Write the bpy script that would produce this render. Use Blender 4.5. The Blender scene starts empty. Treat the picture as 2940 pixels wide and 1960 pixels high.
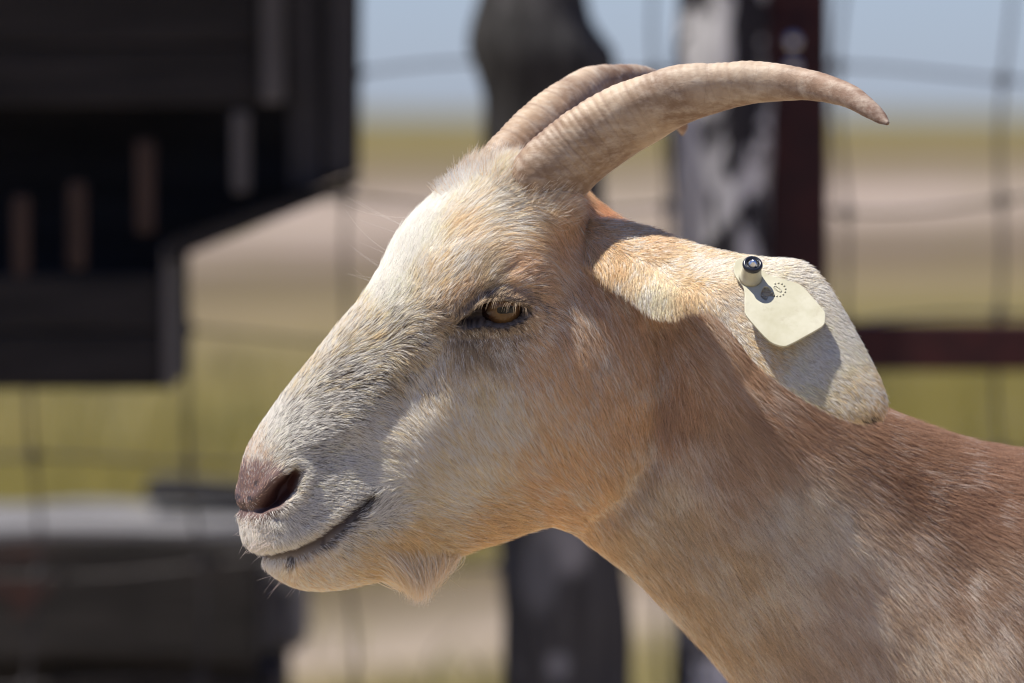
import bpy, bmesh, math
import numpy as np

rng = np.random.default_rng(11)
scene = bpy.context.scene
COL = scene.collection

# ----------------------------------------------------------------------------
# camera, world, sun, exposure
# ----------------------------------------------------------------------------
D0, CAMZ, F = 4.9, 0.95, 200.0 / 23.5 * 2940.0      # F: focal length in photo pixels
PITCH = math.atan(640.0 / F)
cam_d = bpy.data.cameras.new('camera')
cam = bpy.data.objects.new('camera', cam_d)
COL.objects.link(cam)
cam.location = (0, -D0, CAMZ)
cam.rotation_euler = (math.pi / 2 - PITCH, 0, 0)
cam_d.sensor_width = 23.5
cam_d.lens = 200.0
cam_d.clip_start = 0.1
cam_d.clip_end = 20000
cam_d.dof.use_dof = True
cam_d.dof.focus_distance = 4.82
cam_d.dof.aperture_fstop = 6.3
scene.camera = cam

SUN = np.array([-0.36, -0.118, 0.90]); SUN /= np.linalg.norm(SUN)
world = bpy.data.worlds.new('World')
scene.world = world
world.use_nodes = True
wn = world.node_tree
wn.nodes.clear()
sky = wn.nodes.new('ShaderNodeTexSky')
sky.sky_type = 'NISHITA'
sky.sun_disc = False
sky.sun_elevation = math.asin(SUN[2])
sky.sun_rotation = math.atan2(SUN[0], SUN[1])
sky.dust_density = 0.3
sky.air_density = 1.0
sky.ozone_density = 1.2
bg = wn.nodes.new('ShaderNodeBackground')
bg.inputs[1].default_value = 0.071
wo = wn.nodes.new('ShaderNodeOutputWorld')
tint = wn.nodes.new('ShaderNodeMix')
tint.data_type = 'RGBA'
tint.blend_type = 'MULTIPLY'
tint.inputs[0].default_value = 1.0
tint.inputs[7].default_value = (0.53, 0.66, 1.10, 1)
wn.links.new(sky.outputs[0], tint.inputs[6])
wn.links.new(tint.outputs[2], bg.inputs[0])
wn.links.new(bg.outputs[0], wo.inputs[0])

sun_d = bpy.data.lights.new('sun', 'SUN')
sun_d.energy = 5.0
sun_d.angle = math.radians(0.53)
sun_d.color = (1.0, 0.955, 0.89)
sun = bpy.data.objects.new('sun', sun_d)
COL.objects.link(sun)
from mathutils import Vector, Matrix
sun.rotation_euler = Vector(SUN).to_track_quat('Z', 'Y').to_euler()
sun.location = (-3, 2, 8)

vs = scene.view_settings
vs.view_transform = 'Standard'
vs.look = 'None'
vs.exposure = 0.78
vs.gamma = 1.0
scene.render.engine = 'CYCLES'
cy = scene.cycles
cy.max_bounces = 8
cy.diffuse_bounces = 3
cy.glossy_bounces = 4
cy.transmission_bounces = 6
cy.transparent_max_bounces = 8
cy.caustics_reflective = False
cy.caustics_refractive = False
cy.sample_clamp_indirect = 4.0
cy.filter_width = 1.15
cy.use_adaptive_sampling = True
cy.adaptive_threshold = 0.01
cy.use_denoising = True
try:
    cy.denoiser = 'OPENIMAGEDENOISE'
except Exception:
    pass
scene.cycles_curves.shape = 'RIBBONS'
scene.cycles_curves.subdivisions = 2

# ----------------------------------------------------------------------------
# helpers: projection
# ----------------------------------------------------------------------------
SP, CP = math.sin(PITCH), math.cos(PITCH)


def at(px, py, Y):
    """photo pixel -> world point on the plane y = Y"""
    a = (np.asarray(px, float) - 1470.0) / F
    b = (980.0 - np.asarray(py, float)) / F
    dy = CP + b * SP
    dz = -SP + b * CP
    t = (np.asarray(Y, float) + D0) / dy
    return a * t, CAMZ + dz * t


def proj(p):
    dx, dy, dz = p[..., 0], p[..., 1] + D0, p[..., 2] - CAMZ
    f = dy * CP - dz * SP
    u = dy * SP + dz * CP
    return 1470.0 + F * dx / f, 980.0 - F * u / f


def v3(px, py, Y):
    x, z = at(px, py, Y)
    return np.array([float(x), float(Y), float(z)])


TH = math.radians(18.0)
XP = float(at(1600, 800, 0)[0])
XA, ZA = [float(v) for v in at(1750, 1000, 0)]


def sstep(a, b, x):
    t = np.clip((x - a) / (b - a), 0, 1)
    return t * t * (3 - 2 * t)


def theta_body(x, z):
    q = (x - XA) * 0.8 - (z - ZA) * 0.6
    return TH * (1 + 0.1 * sstep(0.0, 0.25, q))


def warp(p, th=None):
    """goat-local (symmetric about y=0) -> world"""
    x, y, z = p[..., 0], p[..., 1], p[..., 2]
    if th is None:
        th = theta_body(x, z)
    c, s = np.cos(th), np.sin(th)
    return np.stack([XP + (x - XP) * c - y * s, (x - XP) * s + y * c, z], -1)


def rotdir(d, th):
    c, s = np.cos(th), np.sin(th)
    return np.stack([d[..., 0] * c - d[..., 1] * s, d[..., 0] * s + d[..., 1] * c, d[..., 2]], -1)


def local(px, py, yl, rigid=False):
    """photo pixel + local lateral offset -> goat-local point"""
    px = np.asarray(px, float); py = np.asarray(py, float)
    yl = np.broadcast_to(np.asarray(yl, float), px.shape)
    Y = np.zeros_like(px)
    xl = np.zeros_like(px)
    z = np.zeros_like(px)
    th = np.full_like(px, TH)
    for _ in range(14):
        X, z = at(px, py, Y)
        xl = XP + (X - XP + yl * np.sin(th)) / np.cos(th)
        if not rigid:
            th = theta_body(xl, z)
        Y = (xl - XP) * np.sin(th) + yl * np.cos(th)
    return np.stack([xl, yl, z], -1)


def hermite(xs, ys, xq):
    """Catmull-Rom through (xs, ys) at xq; ys may be (n,k)"""
    xs = np.asarray(xs, float); ys = np.asarray(ys, float)
    if ys.ndim == 1:
        return hermite(xs, ys[:, None], xq)[:, 0]
    m = np.gradient(ys, xs, axis=0)
    i = np.clip(np.searchsorted(xs, xq, side='right') - 1, 0, len(xs) - 2)
    h = (xs[i + 1] - xs[i])[:, None]
    t = ((xq - xs[i]) / (xs[i + 1] - xs[i]))[:, None]
    return ((2 * t**3 - 3 * t**2 + 1) * ys[i] + (t**3 - 2 * t**2 + t) * h * m[i]
            + (-2 * t**3 + 3 * t**2) * ys[i + 1] + (t**3 - t**2) * h * m[i + 1])


def _hash(ix, iy, iz, seed):
    n = (ix * 374761393 + iy * 668265263 + iz * 2147483647 + seed * 144665) & 0x7fffffff
    n = ((n ^ (n >> 13)) * 1274126177) & 0x7fffffff
    n = ((n ^ (n >> 16)) * 1103515245 + 12345) & 0x7fffffff
    return (n & 0xffff) / 65535.0


def noise3(p, scale, seed=0):
    q = np.asarray(p, float) * scale + 1000.0
    i = np.floor(q).astype(np.int64)
    f = q - i
    f = f * f * (3 - 2 * f)
    r = 0.0
    for a in (0, 1):
        for b in (0, 1):
            for c in (0, 1):
                w = ((f[..., 0] if a else 1 - f[..., 0]) * (f[..., 1] if b else 1 - f[..., 1])
                     * (f[..., 2] if c else 1 - f[..., 2]))
                r = r + w * _hash(i[..., 0] + a, i[..., 1] + b, i[..., 2] + c, seed)
    return r * 2 - 1


def srgb(c):
    c = np.asarray(c, float) / 255.0
    return np.where(c <= 0.04045, c / 12.92, ((c + 0.055) / 1.055) ** 2.4)


def desat(c, k=0.30, gain=1.58):
    l = (c @ np.array([.3, .59, .11]))[..., None]
    c = (c * (1 - k) + l * k) * gain * np.array([1.03, 1.12, 1.04])
    return c * np.minimum(1, .84 / np.maximum(c.max(-1, keepdims=True), 1e-6))


def seg_dist(px, py, pts):
    """distance to a polyline and fraction along it"""
    pts = np.asarray(pts, float)
    L = np.r_[0, np.cumsum(np.hypot(*np.diff(pts, axis=0).T))]
    best = np.full(px.shape, 1e9); fr = np.zeros(px.shape)
    for k in range(len(pts) - 1):
        a, b = pts[k], pts[k + 1]
        d = b - a
        t = np.clip(((px - a[0]) * d[0] + (py - a[1]) * d[1]) / (d @ d), 0, 1)
        dd = np.hypot(px - a[0] - t * d[0], py - a[1] - t * d[1])
        m = dd < best
        best = np.where(m, dd, best)
        fr = np.where(m, (L[k] + t * (L[k + 1] - L[k])) / L[-1], fr)
    return best, fr


def gauss(px, py, cx, cy_, sx, sy, rot=0.0):
    c, s = math.cos(math.radians(rot)), math.sin(math.radians(rot))
    u = (px - cx) * c + (py - cy_) * s
    v = -(px - cx) * s + (py - cy_) * c
    return np.exp(-0.5 * ((u / sx) ** 2 + (v / sy) ** 2))


def idw(px, py, ctrl, vals, power=3.0, soft=25.0):
    ctrl = np.asarray(ctrl, float); vals = np.asarray(vals, float)
    num = np.zeros(px.shape + (vals.shape[1],)); den = np.zeros(px.shape)
    for c, v in zip(ctrl, vals):
        w = 1.0 / ((px - c[0]) ** 2 + (py - c[1]) ** 2 + soft * soft) ** (power / 2)
        num += w[..., None] * v
        den += w
    return num / den[..., None]


# ----------------------------------------------------------------------------
# helpers: objects, materials
# ----------------------------------------------------------------------------
def link(name, data, parent=None):
    o = bpy.data.objects.new(name, data)
    COL.objects.link(o)
    if parent is not None:
        o.parent = parent
        o.matrix_parent_inverse = Matrix.Translation(-parent.location)
    return o


def mesh_obj(name, verts, faces, mat, parent=None, smooth=True):
    me = bpy.data.meshes.new(name)
    me.from_pydata([tuple(v) for v in np.asarray(verts, float)], [], [tuple(int(i) for i in f) for f in faces])
    me.update()
    if smooth:
        me.polygons.foreach_set('use_smooth', [True] * len(me.polygons))
    if mat:
        me.materials.append(mat)
    return link(name, me, parent)


def bm_obj(name, bm, mat, parent=None, smooth=False):
    bmesh.ops.recalc_face_normals(bm, faces=bm.faces)
    me = bpy.data.meshes.new(name)
    bm.to_mesh(me); bm.free()
    if smooth:
        me.polygons.foreach_set('use_smooth', [True] * len(me.polygons))
    me.materials.append(mat)
    return link(name, me, parent)


def tag(o, label=None, cat=None, group=None, kind=None):
    if label: o['label'] = label
    if cat: o['category'] = cat
    if group: o['group'] = group
    if kind: o['kind'] = kind
    return o


def empty(name, loc):
    o = bpy.data.objects.new(name, None)
    o.location = loc
    o.empty_display_size = 0.1
    COL.objects.link(o)
    return o


def tube(pts, rad, n=10, caps=True):
    """tube mesh along pts; rad (k,) or (k,2) -> verts, faces"""
    pts = np.asarray(pts, float); k = len(pts)
    rad = np.asarray(rad, float)
    if rad.ndim == 0: rad = np.full(k, float(rad))
    if rad.ndim == 1: rad = np.stack([rad, rad], -1)
    t = np.gradient(pts, axis=0)
    t /= np.linalg.norm(t, axis=1)[:, None]
    ref = np.array([0.0, 1.0, 0.0]) if abs(t[0][1]) < 0.9 else np.array([1.0, 0, 0])
    vs_, fs = [], []
    for i in range(k):
        a = ref - t[i] * (ref @ t[i]); a /= np.linalg.norm(a)
        b = np.cross(t[i], a)
        ph = np.linspace(0, 2 * math.pi, n, endpoint=False)
        vs_.append(pts[i] + np.cos(ph)[:, None] * a * rad[i, 0] + np.sin(ph)[:, None] * b * rad[i, 1])
        ref = a
    vs_ = np.concatenate(vs_)
    for i in range(k - 1):
        for j in range(n):
            j2 = (j + 1) % n
            fs.append((i * n + j, i * n + j2, (i + 1) * n + j2, (i + 1) * n + j))
    if caps:
        fs.append(tuple(range(n))[::-1])
        fs.append(tuple((k - 1) * n + j for j in range(n)))
    return vs_, fs


class NT:
    def __init__(self, name):
        self.m = bpy.data.materials.new(name)
        self.m.use_nodes = True
        self.t = self.m.node_tree
        self.t.nodes.clear()
        self.out = self.t.nodes.new('ShaderNodeOutputMaterial')

    def n(self, typ, **kw):
        nd = self.t.nodes.new(typ)
        for k, v in kw.items():
            if k == 'inp':
                for kk, vv in v.items():
                    if isinstance(vv, bpy.types.NodeSocket):
                        self.t.links.new(vv, nd.inputs[kk])
                    else:
                        nd.inputs[kk].default_value = vv
            else:
                setattr(nd, k, v)
        return nd

    def ramp(self, fac, stops, interp='LINEAR'):
        r = self.n('ShaderNodeValToRGB')
        r.color_ramp.interpolation = interp
        e = r.color_ramp.elements
        while len(e) < len(stops): e.new(0.5)
        for el, (p, c) in zip(e, stops):
            el.position = p
            el.color = (*c[:3], 1) if len(c) >= 3 else (c[0],) * 3 + (1,)
        self.t.links.new(fac, r.inputs[0])
        return r.outputs[0]

    def math(self, op, a, b=0.0, c=0.0):
        nd = self.n('ShaderNodeMath', operation=op)
        for i, v in enumerate((a, b, c)):
            if isinstance(v, bpy.types.NodeSocket): self.t.links.new(v, nd.inputs[i])
            else: nd.inputs[i].default_value = v
        return nd.outputs[0]

    def mix(self, fac, a, b):
        nd = self.n('ShaderNodeMix', data_type='RGBA')
        for i, v in ((0, fac), (6, a), (7, b)):
            if isinstance(v, bpy.types.NodeSocket): self.t.links.new(v, nd.inputs[i])
            elif i == 0: nd.inputs[i].default_value = v
            else: nd.inputs[i].default_value = (*v[:3], 1)
        return nd.outputs[2]

    def noise(self, scale, detail=4.0, rough=0.55, vec=None, stretch=None, dist=0.0):
        if vec is None:
            vec = self.n('ShaderNodeTexCoord').outputs['Object']
        if stretch is not None:
            mp = self.n('ShaderNodeMapping')
            self.t.links.new(vec, mp.inputs[0])
            mp.inputs['Scale'].default_value = stretch
            vec = mp.outputs[0]
        nd = self.n('ShaderNodeTexNoise', inp={'Vector': vec, 'Scale': scale, 'Detail': detail,
                                               'Roughness': rough, 'Distortion': dist})
        return nd.outputs[0]

    def principled(self, col, rough=0.7, spec=0.3, bump=None, bump_s=0.3, bump_d=0.002, **kw):
        p = self.n('ShaderNodeBsdfPrincipled')
        for k, v in (('Base Color', col), ('Roughness', rough), ('Specular IOR Level', spec)):
            if isinstance(v, bpy.types.NodeSocket): self.t.links.new(v, p.inputs[k])
            elif k == 'Base Color': p.inputs[k].default_value = (*v[:3], 1)
            else: p.inputs[k].default_value = v
        for k, v in kw.items():
            p.inputs[k.replace('_', ' ')].default_value = v
        if bump is not None:
            b = self.n('ShaderNodeBump', inp={'Height': bump, 'Strength': bump_s, 'Distance': bump_d})
            self.t.links.new(b.outputs[0], p.inputs['Normal'])
        self.t.links.new(p.outputs[0], self.out.inputs[0])
        return self.m


def wood_mat(name, dark, light, patch=None, patch_col=None, scale=1.0, axis='Z', rough=0.85, thr=(0.5, 0.56), pale_spots=()):
    t = NT(name)
    st = {'X': (1.2, 14, 14), 'Z': (14, 14, 1.2), 'Y': (14, 1.2, 14)}[axis]
    g = t.noise(6 * scale, 6, 0.6, stretch=st)
    l = t.noise(2.0 * scale, 3, 0.5)
    f = t.math('ADD', t.math('MULTIPLY', g, 0.75), t.math('MULTIPLY', l, 0.25))
    col = t.ramp(f, [(0.32, dark), (0.68, light)])
    if patch_col is not None:
        st2 = {'X': (1, 3.0, 3.0), 'Z': (3.0, 3.0, 1), 'Y': (3.0, 1, 3.0)}[axis]
        pn = t.noise(patch, 3, 0.5, stretch=st2, dist=0.6)
        col = t.mix(t.ramp(pn, [(thr[0], (0,)), (thr[1], (1,))]), col, patch_col)
    for (c_, r_, pc) in pale_spots:                       # bare and sunlit spots of the trunk, painted pale into the colour
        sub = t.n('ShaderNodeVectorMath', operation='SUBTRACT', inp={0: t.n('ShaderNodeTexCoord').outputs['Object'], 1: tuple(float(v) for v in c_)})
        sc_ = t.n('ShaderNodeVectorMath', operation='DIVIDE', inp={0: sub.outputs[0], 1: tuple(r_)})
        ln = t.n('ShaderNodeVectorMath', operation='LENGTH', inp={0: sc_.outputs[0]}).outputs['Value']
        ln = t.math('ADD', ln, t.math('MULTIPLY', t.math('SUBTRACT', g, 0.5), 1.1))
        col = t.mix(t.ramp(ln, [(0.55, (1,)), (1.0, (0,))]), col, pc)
    return t.principled(col, rough, 0.2, bump=g, bump_s=0.6, bump_d=0.004)


# ----------------------------------------------------------------------------
# ground and far setting
# ----------------------------------------------------------------------------
def build_ground():
    t = NT('ground_dry_grass')
    geo = t.n('ShaderNodeNewGeometry')
    sep = t.n('ShaderNodeSeparateXYZ', inp={0: geo.outputs['Position']})
    X, Y = sep.outputs[0], sep.outputs[1]
    d = t.math('ADD', Y, D0)
    # strips of worn dirt and dry grass running across the pasture (log distance)
    lg = t.math('LOGARITHM', t.math('MAXIMUM', d, 3.0), 10.0)
    wob = t.noise(0.12, 3, 0.55, vec=geo.outputs['Position'])
    wob2 = t.noise(0.9, 4, 0.6, vec=geo.outputs['Position'])
    skew = t.math('MULTIPLY', t.math('DIVIDE', X, d), -1.2)
    k = t.math('ADD', t.math('ADD', lg, skew), t.math('MULTIPLY', t.math('SUBTRACT', wob, 0.5), 0.16))
    k = t.math('ADD', k, t.math('MULTIPLY', t.math('SUBTRACT', wob2, 0.5), 0.10))
    patch = t.noise(0.22, 4, 0.6, vec=geo.outputs['Position'], stretch=(1.6, 0.7, 1))
    f = t.n('ShaderNodeMapRange', inp={0: k, 1: 0.9, 2: 2.9}).outputs[0]
    dirt, dirt2 = (0.335, 0.268, 0.225), (0.100, 0.071, 0.052)
    grass, grass2, dry = (0.079, 0.062, 0.006), (0.112, 0.088, 0.024), (0.155, 0.120, 0.060)
    def pos(dist): return (math.log10(dist) - 0.9) / 2.0
    col = t.ramp(f, [(pos(11.5), (0.50, 0.415, 0.32)), (pos(14.0), grass2), (pos(15.6), dry), (pos(16.2), dirt), (pos(18.5), dirt2),  # first stop: unseen near ground, made paler to bounce fill light
                     (pos(20.5), grass), (pos(27), grass), (pos(33), grass2), (pos(42), dry), (pos(52), dirt2), (pos(60), dirt2),
                     (pos(90), dirt), (pos(140), dirt2), (pos(200), dry), (pos(330), grass2), (pos(700), grass2)])
    fine = t.noise(9.0, 5, 0.7, vec=geo.outputs['Position'])
    col = t.mix(t.math('MULTIPLY', fine, 0.25), col, (0.10, 0.085, 0.04))
    col = t.mix(t.ramp(patch, [(0.46, (0,)), (0.66, (0.7,))]), col, (0.085, 0.072, 0.018))
    m = t.principled(col, 0.95, 0.1, bump=fine, bump_s=0.5, bump_d=0.05)
    R = 9000.0
    xs = np.r_[-R, -2000, -400, np.linspace(-60, 60, 49), 400, 2000, R]
    ys = np.r_[-300, -60, np.linspace(-12, 60, 49), 90, 120, 150, 400, 1200, 1620, 3000, R]
    gx, gy = np.meshgrid(xs, ys, indexing='ij')
    p = np.stack([gx, gy, np.zeros_like(gx)], -1)
    near = np.exp(-((gx / 60) ** 2 + (gy / 60) ** 2))
    p[..., 2] = 0.05 * noise3(p * np.array([1, 1, 0]), 0.13, 3) * near * sstep(4.0, 10.0, np.hypot(gx, gy - 1))
    n, mm = gx.shape
    idx = np.arange(n * mm).reshape(n, mm)
    fs = np.stack([idx[:-1, :-1], idx[1:, :-1], idx[1:, 1:], idx[:-1, 1:]], -1).reshape(-1, 4)
    p[..., 2] += 0.0011 * np.clip(gy - 120, 0, 1500)
    o = mesh_obj('ground', p.reshape(-1, 3), fs, m)
    tag(o, kind='structure', label='dry pasture of worn dirt and olive grass', cat='ground')

    # dry grass tufts
    tg = NT('dry_grass_blades')
    inf = tg.n('ShaderNodeNewGeometry')
    c = tg.ramp(inf.outputs['Random Per Island'], [(0, (0.10, 0.10, 0.025)), (0.5, (0.2, 0.17, 0.06)), (1, (0.36, 0.29, 0.15))])
    mg = tg.principled(c, 0.8, 0.2)
    N = 5000
    cl = rng.uniform([-7, 7.5], [7, 30], (520, 2))
    ci = rng.integers(0, len(cl), N)
    b = cl[ci] + rng.normal(0, 0.12, (N, 2))
    h = rng.uniform(0.05, 0.20, N)
    a = rng.uniform(0, 2 * math.pi, N)
    lean = rng.normal(0, 0.35, (N, 2)) * h[:, None]
    w = 0.006
    gz = -0.03 * np.ones(N)
    V = np.zeros((N, 5, 3))
    cs, sn = np.cos(a) * w, np.sin(a) * w
    V[:, 0] = np.stack([b[:, 0] - cs, b[:, 1] - sn, gz], -1)
    V[:, 1] = np.stack([b[:, 0] + cs, b[:, 1] + sn, gz], -1)
    V[:, 2] = np.stack([b[:, 0] + cs * .7 + lean[:, 0] * .35, b[:, 1] + sn * .7 + lean[:, 1] * .35, h * .6], -1)
    V[:, 3] = np.stack([b[:, 0] - cs * .7 + lean[:, 0] * .35, b[:, 1] - sn * .7 + lean[:, 1] * .35, h * .6], -1)
    V[:, 4] = np.stack([b[:, 0] + lean[:, 0], b[:, 1] + lean[:, 1], h], -1)
    base = np.arange(N)[:, None] * 5
    fs = [tuple(r) for r in (base + np.array([0, 1, 2, 3]))] + [tuple(r) for r in (base + np.array([3, 2, 4]))]
    o = mesh_obj('dry_grass', V.reshape(-1, 3), fs, mg, smooth=False)
    tag(o, 'short dry grass tufts scattered over the pasture', 'grass', kind='stuff')


build_ground()

# ----------------------------------------------------------------------------
# fence posts (gnarled trunks), gate, wire fence, timber wall, feeder
# ----------------------------------------------------------------------------
def trunk_post(name, rows, Y, mat, label, seed, depth=0.8, amp=0.008):
    """rows: (py, left px, right px)"""
    rows = np.array(rows, float)
    py = np.linspace(rows[0, 0], rows[-1, 0], 90)
    lf = hermite(rows[:, 0], rows[:, 1], py); rt = hermite(rows[:, 0], rows[:, 2], py)
    n = 36
    ph = np.linspace(0, 2 * math.pi, n, endpoint=False)
    V = []
    for a, l, r in zip(py, lf, rt):
        x0, z = at(l, a, Y); x1, _ = at(r, a, Y)
        c, rad = (x0 + x1) / 2, (x1 - x0) / 2
        V.append(np.stack([c + rad * np.cos(ph), Y + rad * depth * np.sin(ph), np.full(n, float(z))], -1))
    V = np.array(V)
    cen = V.mean(1, keepdims=True)
    out = V - cen
    out /= np.linalg.norm(out, axis=2, keepdims=True)
    flut = noise3(V * np.array([1, 1, 0.12]), 55, seed) * amp + noise3(V, 16, seed + 1) * amp * 0.8
    V = V + out * flut[..., None]
    V[-1, :, 2] = -0.05
    k = len(V)
    fs = []
    for i in range(k - 1):
        for j in range(n):
            fs.append((i * n + j, (i + 1) * n + j, (i + 1) * n + (j + 1) % n, i * n + (j + 1) % n))
    fs.append(tuple(range(n)))
    o = mesh_obj(name, V.reshape(-1, 3), fs, mat)
    tag(o, label, 'fence post', 'rough trunk posts along the fence')
    return o


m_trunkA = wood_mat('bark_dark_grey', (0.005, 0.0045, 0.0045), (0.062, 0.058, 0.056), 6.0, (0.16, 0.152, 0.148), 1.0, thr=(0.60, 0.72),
                    pale_spots=[(v3(1610, 1570, 3.25), (0.032, 0.08, 0.034), (0.20, 0.19, 0.185)), (v3(1545, 1640, 3.25), (0.022, 0.08, 0.05), (0.10, 0.096, 0.094)),
                            (v3(1600, 1912, 3.25), (0.016, 0.08, 0.016), (0.14, 0.135, 0.135)), (v3(1395, 170, 3.3), (0.012, 0.03, 0.03), (0.10, 0.095, 0.09))])  # sunlit patch and lit left edge painted on as pale spots
m_trunkB = wood_mat('bark_pale_and_charred', (0.26, 0.25, 0.245), (0.50, 0.485, 0.47), 11.0, (0.014, 0.012, 0.014), 1.0, thr=(0.47, 0.51))
YP = 3.30
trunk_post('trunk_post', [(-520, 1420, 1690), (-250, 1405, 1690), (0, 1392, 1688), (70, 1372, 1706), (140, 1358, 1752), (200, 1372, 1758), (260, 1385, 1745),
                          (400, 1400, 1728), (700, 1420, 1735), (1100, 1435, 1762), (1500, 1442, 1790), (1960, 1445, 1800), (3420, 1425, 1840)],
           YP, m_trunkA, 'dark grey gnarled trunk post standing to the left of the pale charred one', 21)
trunk_post('trunk_post', [(-560, 1950, 2200), (-250, 1940, 2210), (0, 1948, 2212), (150, 1938, 2214), (400, 1930, 2216), (700, 1932, 2214), (1100, 1930, 2210),
                          (1500, 1925, 2205), (1960, 1925, 2205), (3420, 1900, 2230)],
           YP + 0.05, m_trunkB, 'pale weathered trunk post with black charred patches beside the red gate', 47, amp=0.005)


def bev_box(bm, lo, hi, bev=0.004, seg=2):
    r = bmesh.ops.create_cube(bm, size=1.0)
    lo = np.array(lo); hi = np.array(hi)
    for v in r['verts']:
        v.co = Vector(lo + (np.array(v.co) + 0.5) * (hi - lo))
    ed = list({e for v in r['verts'] for e in v.link_edges})
    if bev > 0:
        bmesh.ops.bevel(bm, geom=ed, offset=bev, segments=seg, affect='EDGES', profile=0.6)
    return r


def box_part(name, lo, hi, mat, parent, bev=0.004):
    bm = bmesh.new()
    bev_box(bm, lo, hi, bev)
    return bm_obj(name, bm, mat, parent)


# red steel gate
t = NT('dark_red_steel')
nz = t.noise(30, 4, 0.6)
m_red = t.principled(t.ramp(nz, [(0.35, (0.016, 0.003, 0.003)), (0.7, (0.034, 0.006, 0.005))]), 0.6, 0.2, bump=nz, bump_s=0.2, bump_d=0.001)
t = NT('bolt_steel')
m_steel = t.principled((0.45, 0.45, 0.46), 0.35, 0.5, Metallic=1.0)
YG = 3.38
gx0, _ = at(2204, 500, YG); gx1, _ = at(2376, 500, YG)
gate = empty('steel_gate', (float(gx0 + gx1) / 2, YG, 0))
tag(gate, 'dark red steel tube gate with a square post and horizontal rails', 'gate')
box_part('post', (gx0, YG - 0.026, 0.0), (gx1, YG + 0.026, 1.42), m_red, gate, 0.004)
hx0, _ = at(2196, 500, YG)
box_part('hinge_plate', (hx0, YG - 0.034, float(at(0, 230, YG)[1])), (gx1 - 0.012, YG - 0.0265, float(at(0, 60, YG)[1])), m_red, gate, 0.002)
gxe = gx1 + 1.5
for py0, py1 in ((926, 1064), (1900, 2000), (2900, 3000), (-320, -220)):
    z1 = float(at(0, py0, YG)[1]); z0 = float(at(0, py1, YG)[1])
    box_part('rail', (gx1 + 0.001, YG - 0.016, z0), (gxe, YG + 0.016, z1), m_red, gate, 0.003)
box_part('post', (gxe + 0.001, YG - 0.026, 0.0), (gxe + 0.053, YG + 0.026, 1.42), m_red, gate, 0.004)
for (bx, by) in ((2275, 118), (2275, 190)):
    c = v3(bx, by, YG - 0.036)
    bm = bmesh.new()
    bmesh.ops.create_uvsphere(bm, u_segments=12, v_segments=8, radius=0.007, matrix=Matrix.Translation(c) @ Matrix.Diagonal((1, 0.6, 1, 1)))
    bm_obj('bolt', bm, m_steel, gate, True)

# woven wire fence
t = NT('rusty_wire')
m_wire = t.principled(t.ramp(t.noise(40, 3), [(0.35, (0.022, 0.018, 0.017)), (0.7, (0.05, 0.044, 0.042))]), 0.6, 0.4, Metallic=0.3)
YF = 3.5
fence = empty('wire_fence', (0, YF, 0))
tag(fence, 'woven wire fence of thin grey strands behind the goat', 'fence')
zs = [float(at(0, p, YF)[1]) for p in (-120, 218, 590, 945, 1290, 1640, 1990, 2340, 2690, 3040)]
x_l, x_r = float(at(-900, 0, YF)[0]), float(at(3600, 0, YF)[0])


def wirez(z, x, k):
    return z + 0.010 * np.sin(x * 5.1 + k * 1.7) + 0.005 * np.sin(x * 17 + k * 2.3) + 0.012 * np.tanh(x * 2.0) * (1 if z > 0.75 else 0.2)


stay_px = [-820, -370, 85, 548, 1000, 1460, 1905, 2440, 2882, 3330]
for k, z in enumerate(zs):
    x = np.linspace(x_l, x_r, 60)
    pts = np.stack([x, YF + 0.004 * np.sin(x * 9 + k), wirez(z, x, k)], -1)
    v, f = tube(pts, 0.0021, 6)
    mesh_obj('line_wire', v, f, m_wire, fence)
for k, sx in enumerate(stay_px):
    xx = float(at(sx, 900, YF)[0])
    zz = np.linspace(0.02, 1.16, 40)
    xs_ = xx + 0.006 * np.sin(zz * 9 + k * 1.3) + 0.004 * np.sin(zz * 23 + k) + 0.03 * (0.7 - zz) * (0.5 if k % 2 else 0.15)
    pts = np.stack([xs_, np.full(40, YF - 0.006), zz], -1)
    v, f = tube(pts, 0.0023, 6)
    st = mesh_obj('stay_wire', v, f, m_wire, fence)
    for j, z in enumerate(zs):
        zi = float(wirez(z, np.array([xx]), j)[0])
        xi = float(np.interp(zi, zz, xs_))
        bm = bmesh.new()
        bmesh.ops.create_uvsphere(bm, u_segments=8, v_segments=6, radius=0.0065, matrix=Matrix.Translation((xi, YF - 0.003, zi)) @ Matrix.Diagonal((1, .8, 1.25, 1)))
        bm_obj('knot', bm, m_wire, st, True)

def rough_beam(name, lo, hi, mat, parent, seed, amp=0.008):
    lo = np.array(lo, float); hi = np.array(hi, float)
    n = np.maximum(2, np.round((hi - lo) / np.array([0.03, 0.04, 0.04])).astype(int))
    bm = bmesh.new()
    bev_box(bm, lo, hi, 0.012, 2)
    for k in range(1, n[0]):
        g = list(bm.verts) + list(bm.edges) + list(bm.faces)
        bmesh.ops.bisect_plane(bm, geom=g, plane_co=(lo[0] + (hi[0] - lo[0]) * k / n[0], 0, 0), plane_no=(1, 0, 0))
    co = np.array([v.co[:] for v in bm.verts])
    dz = np.stack([0.4 * noise3(co, 9, seed), noise3(co * [1, .3, .3], 14, seed + 1), noise3(co * [1, .4, .4], 11, seed + 2)], -1) * amp
    for v, d_ in zip(bm.verts, dz): v.co += Vector(d_)
    return bm_obj(name, bm, mat, parent)


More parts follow.
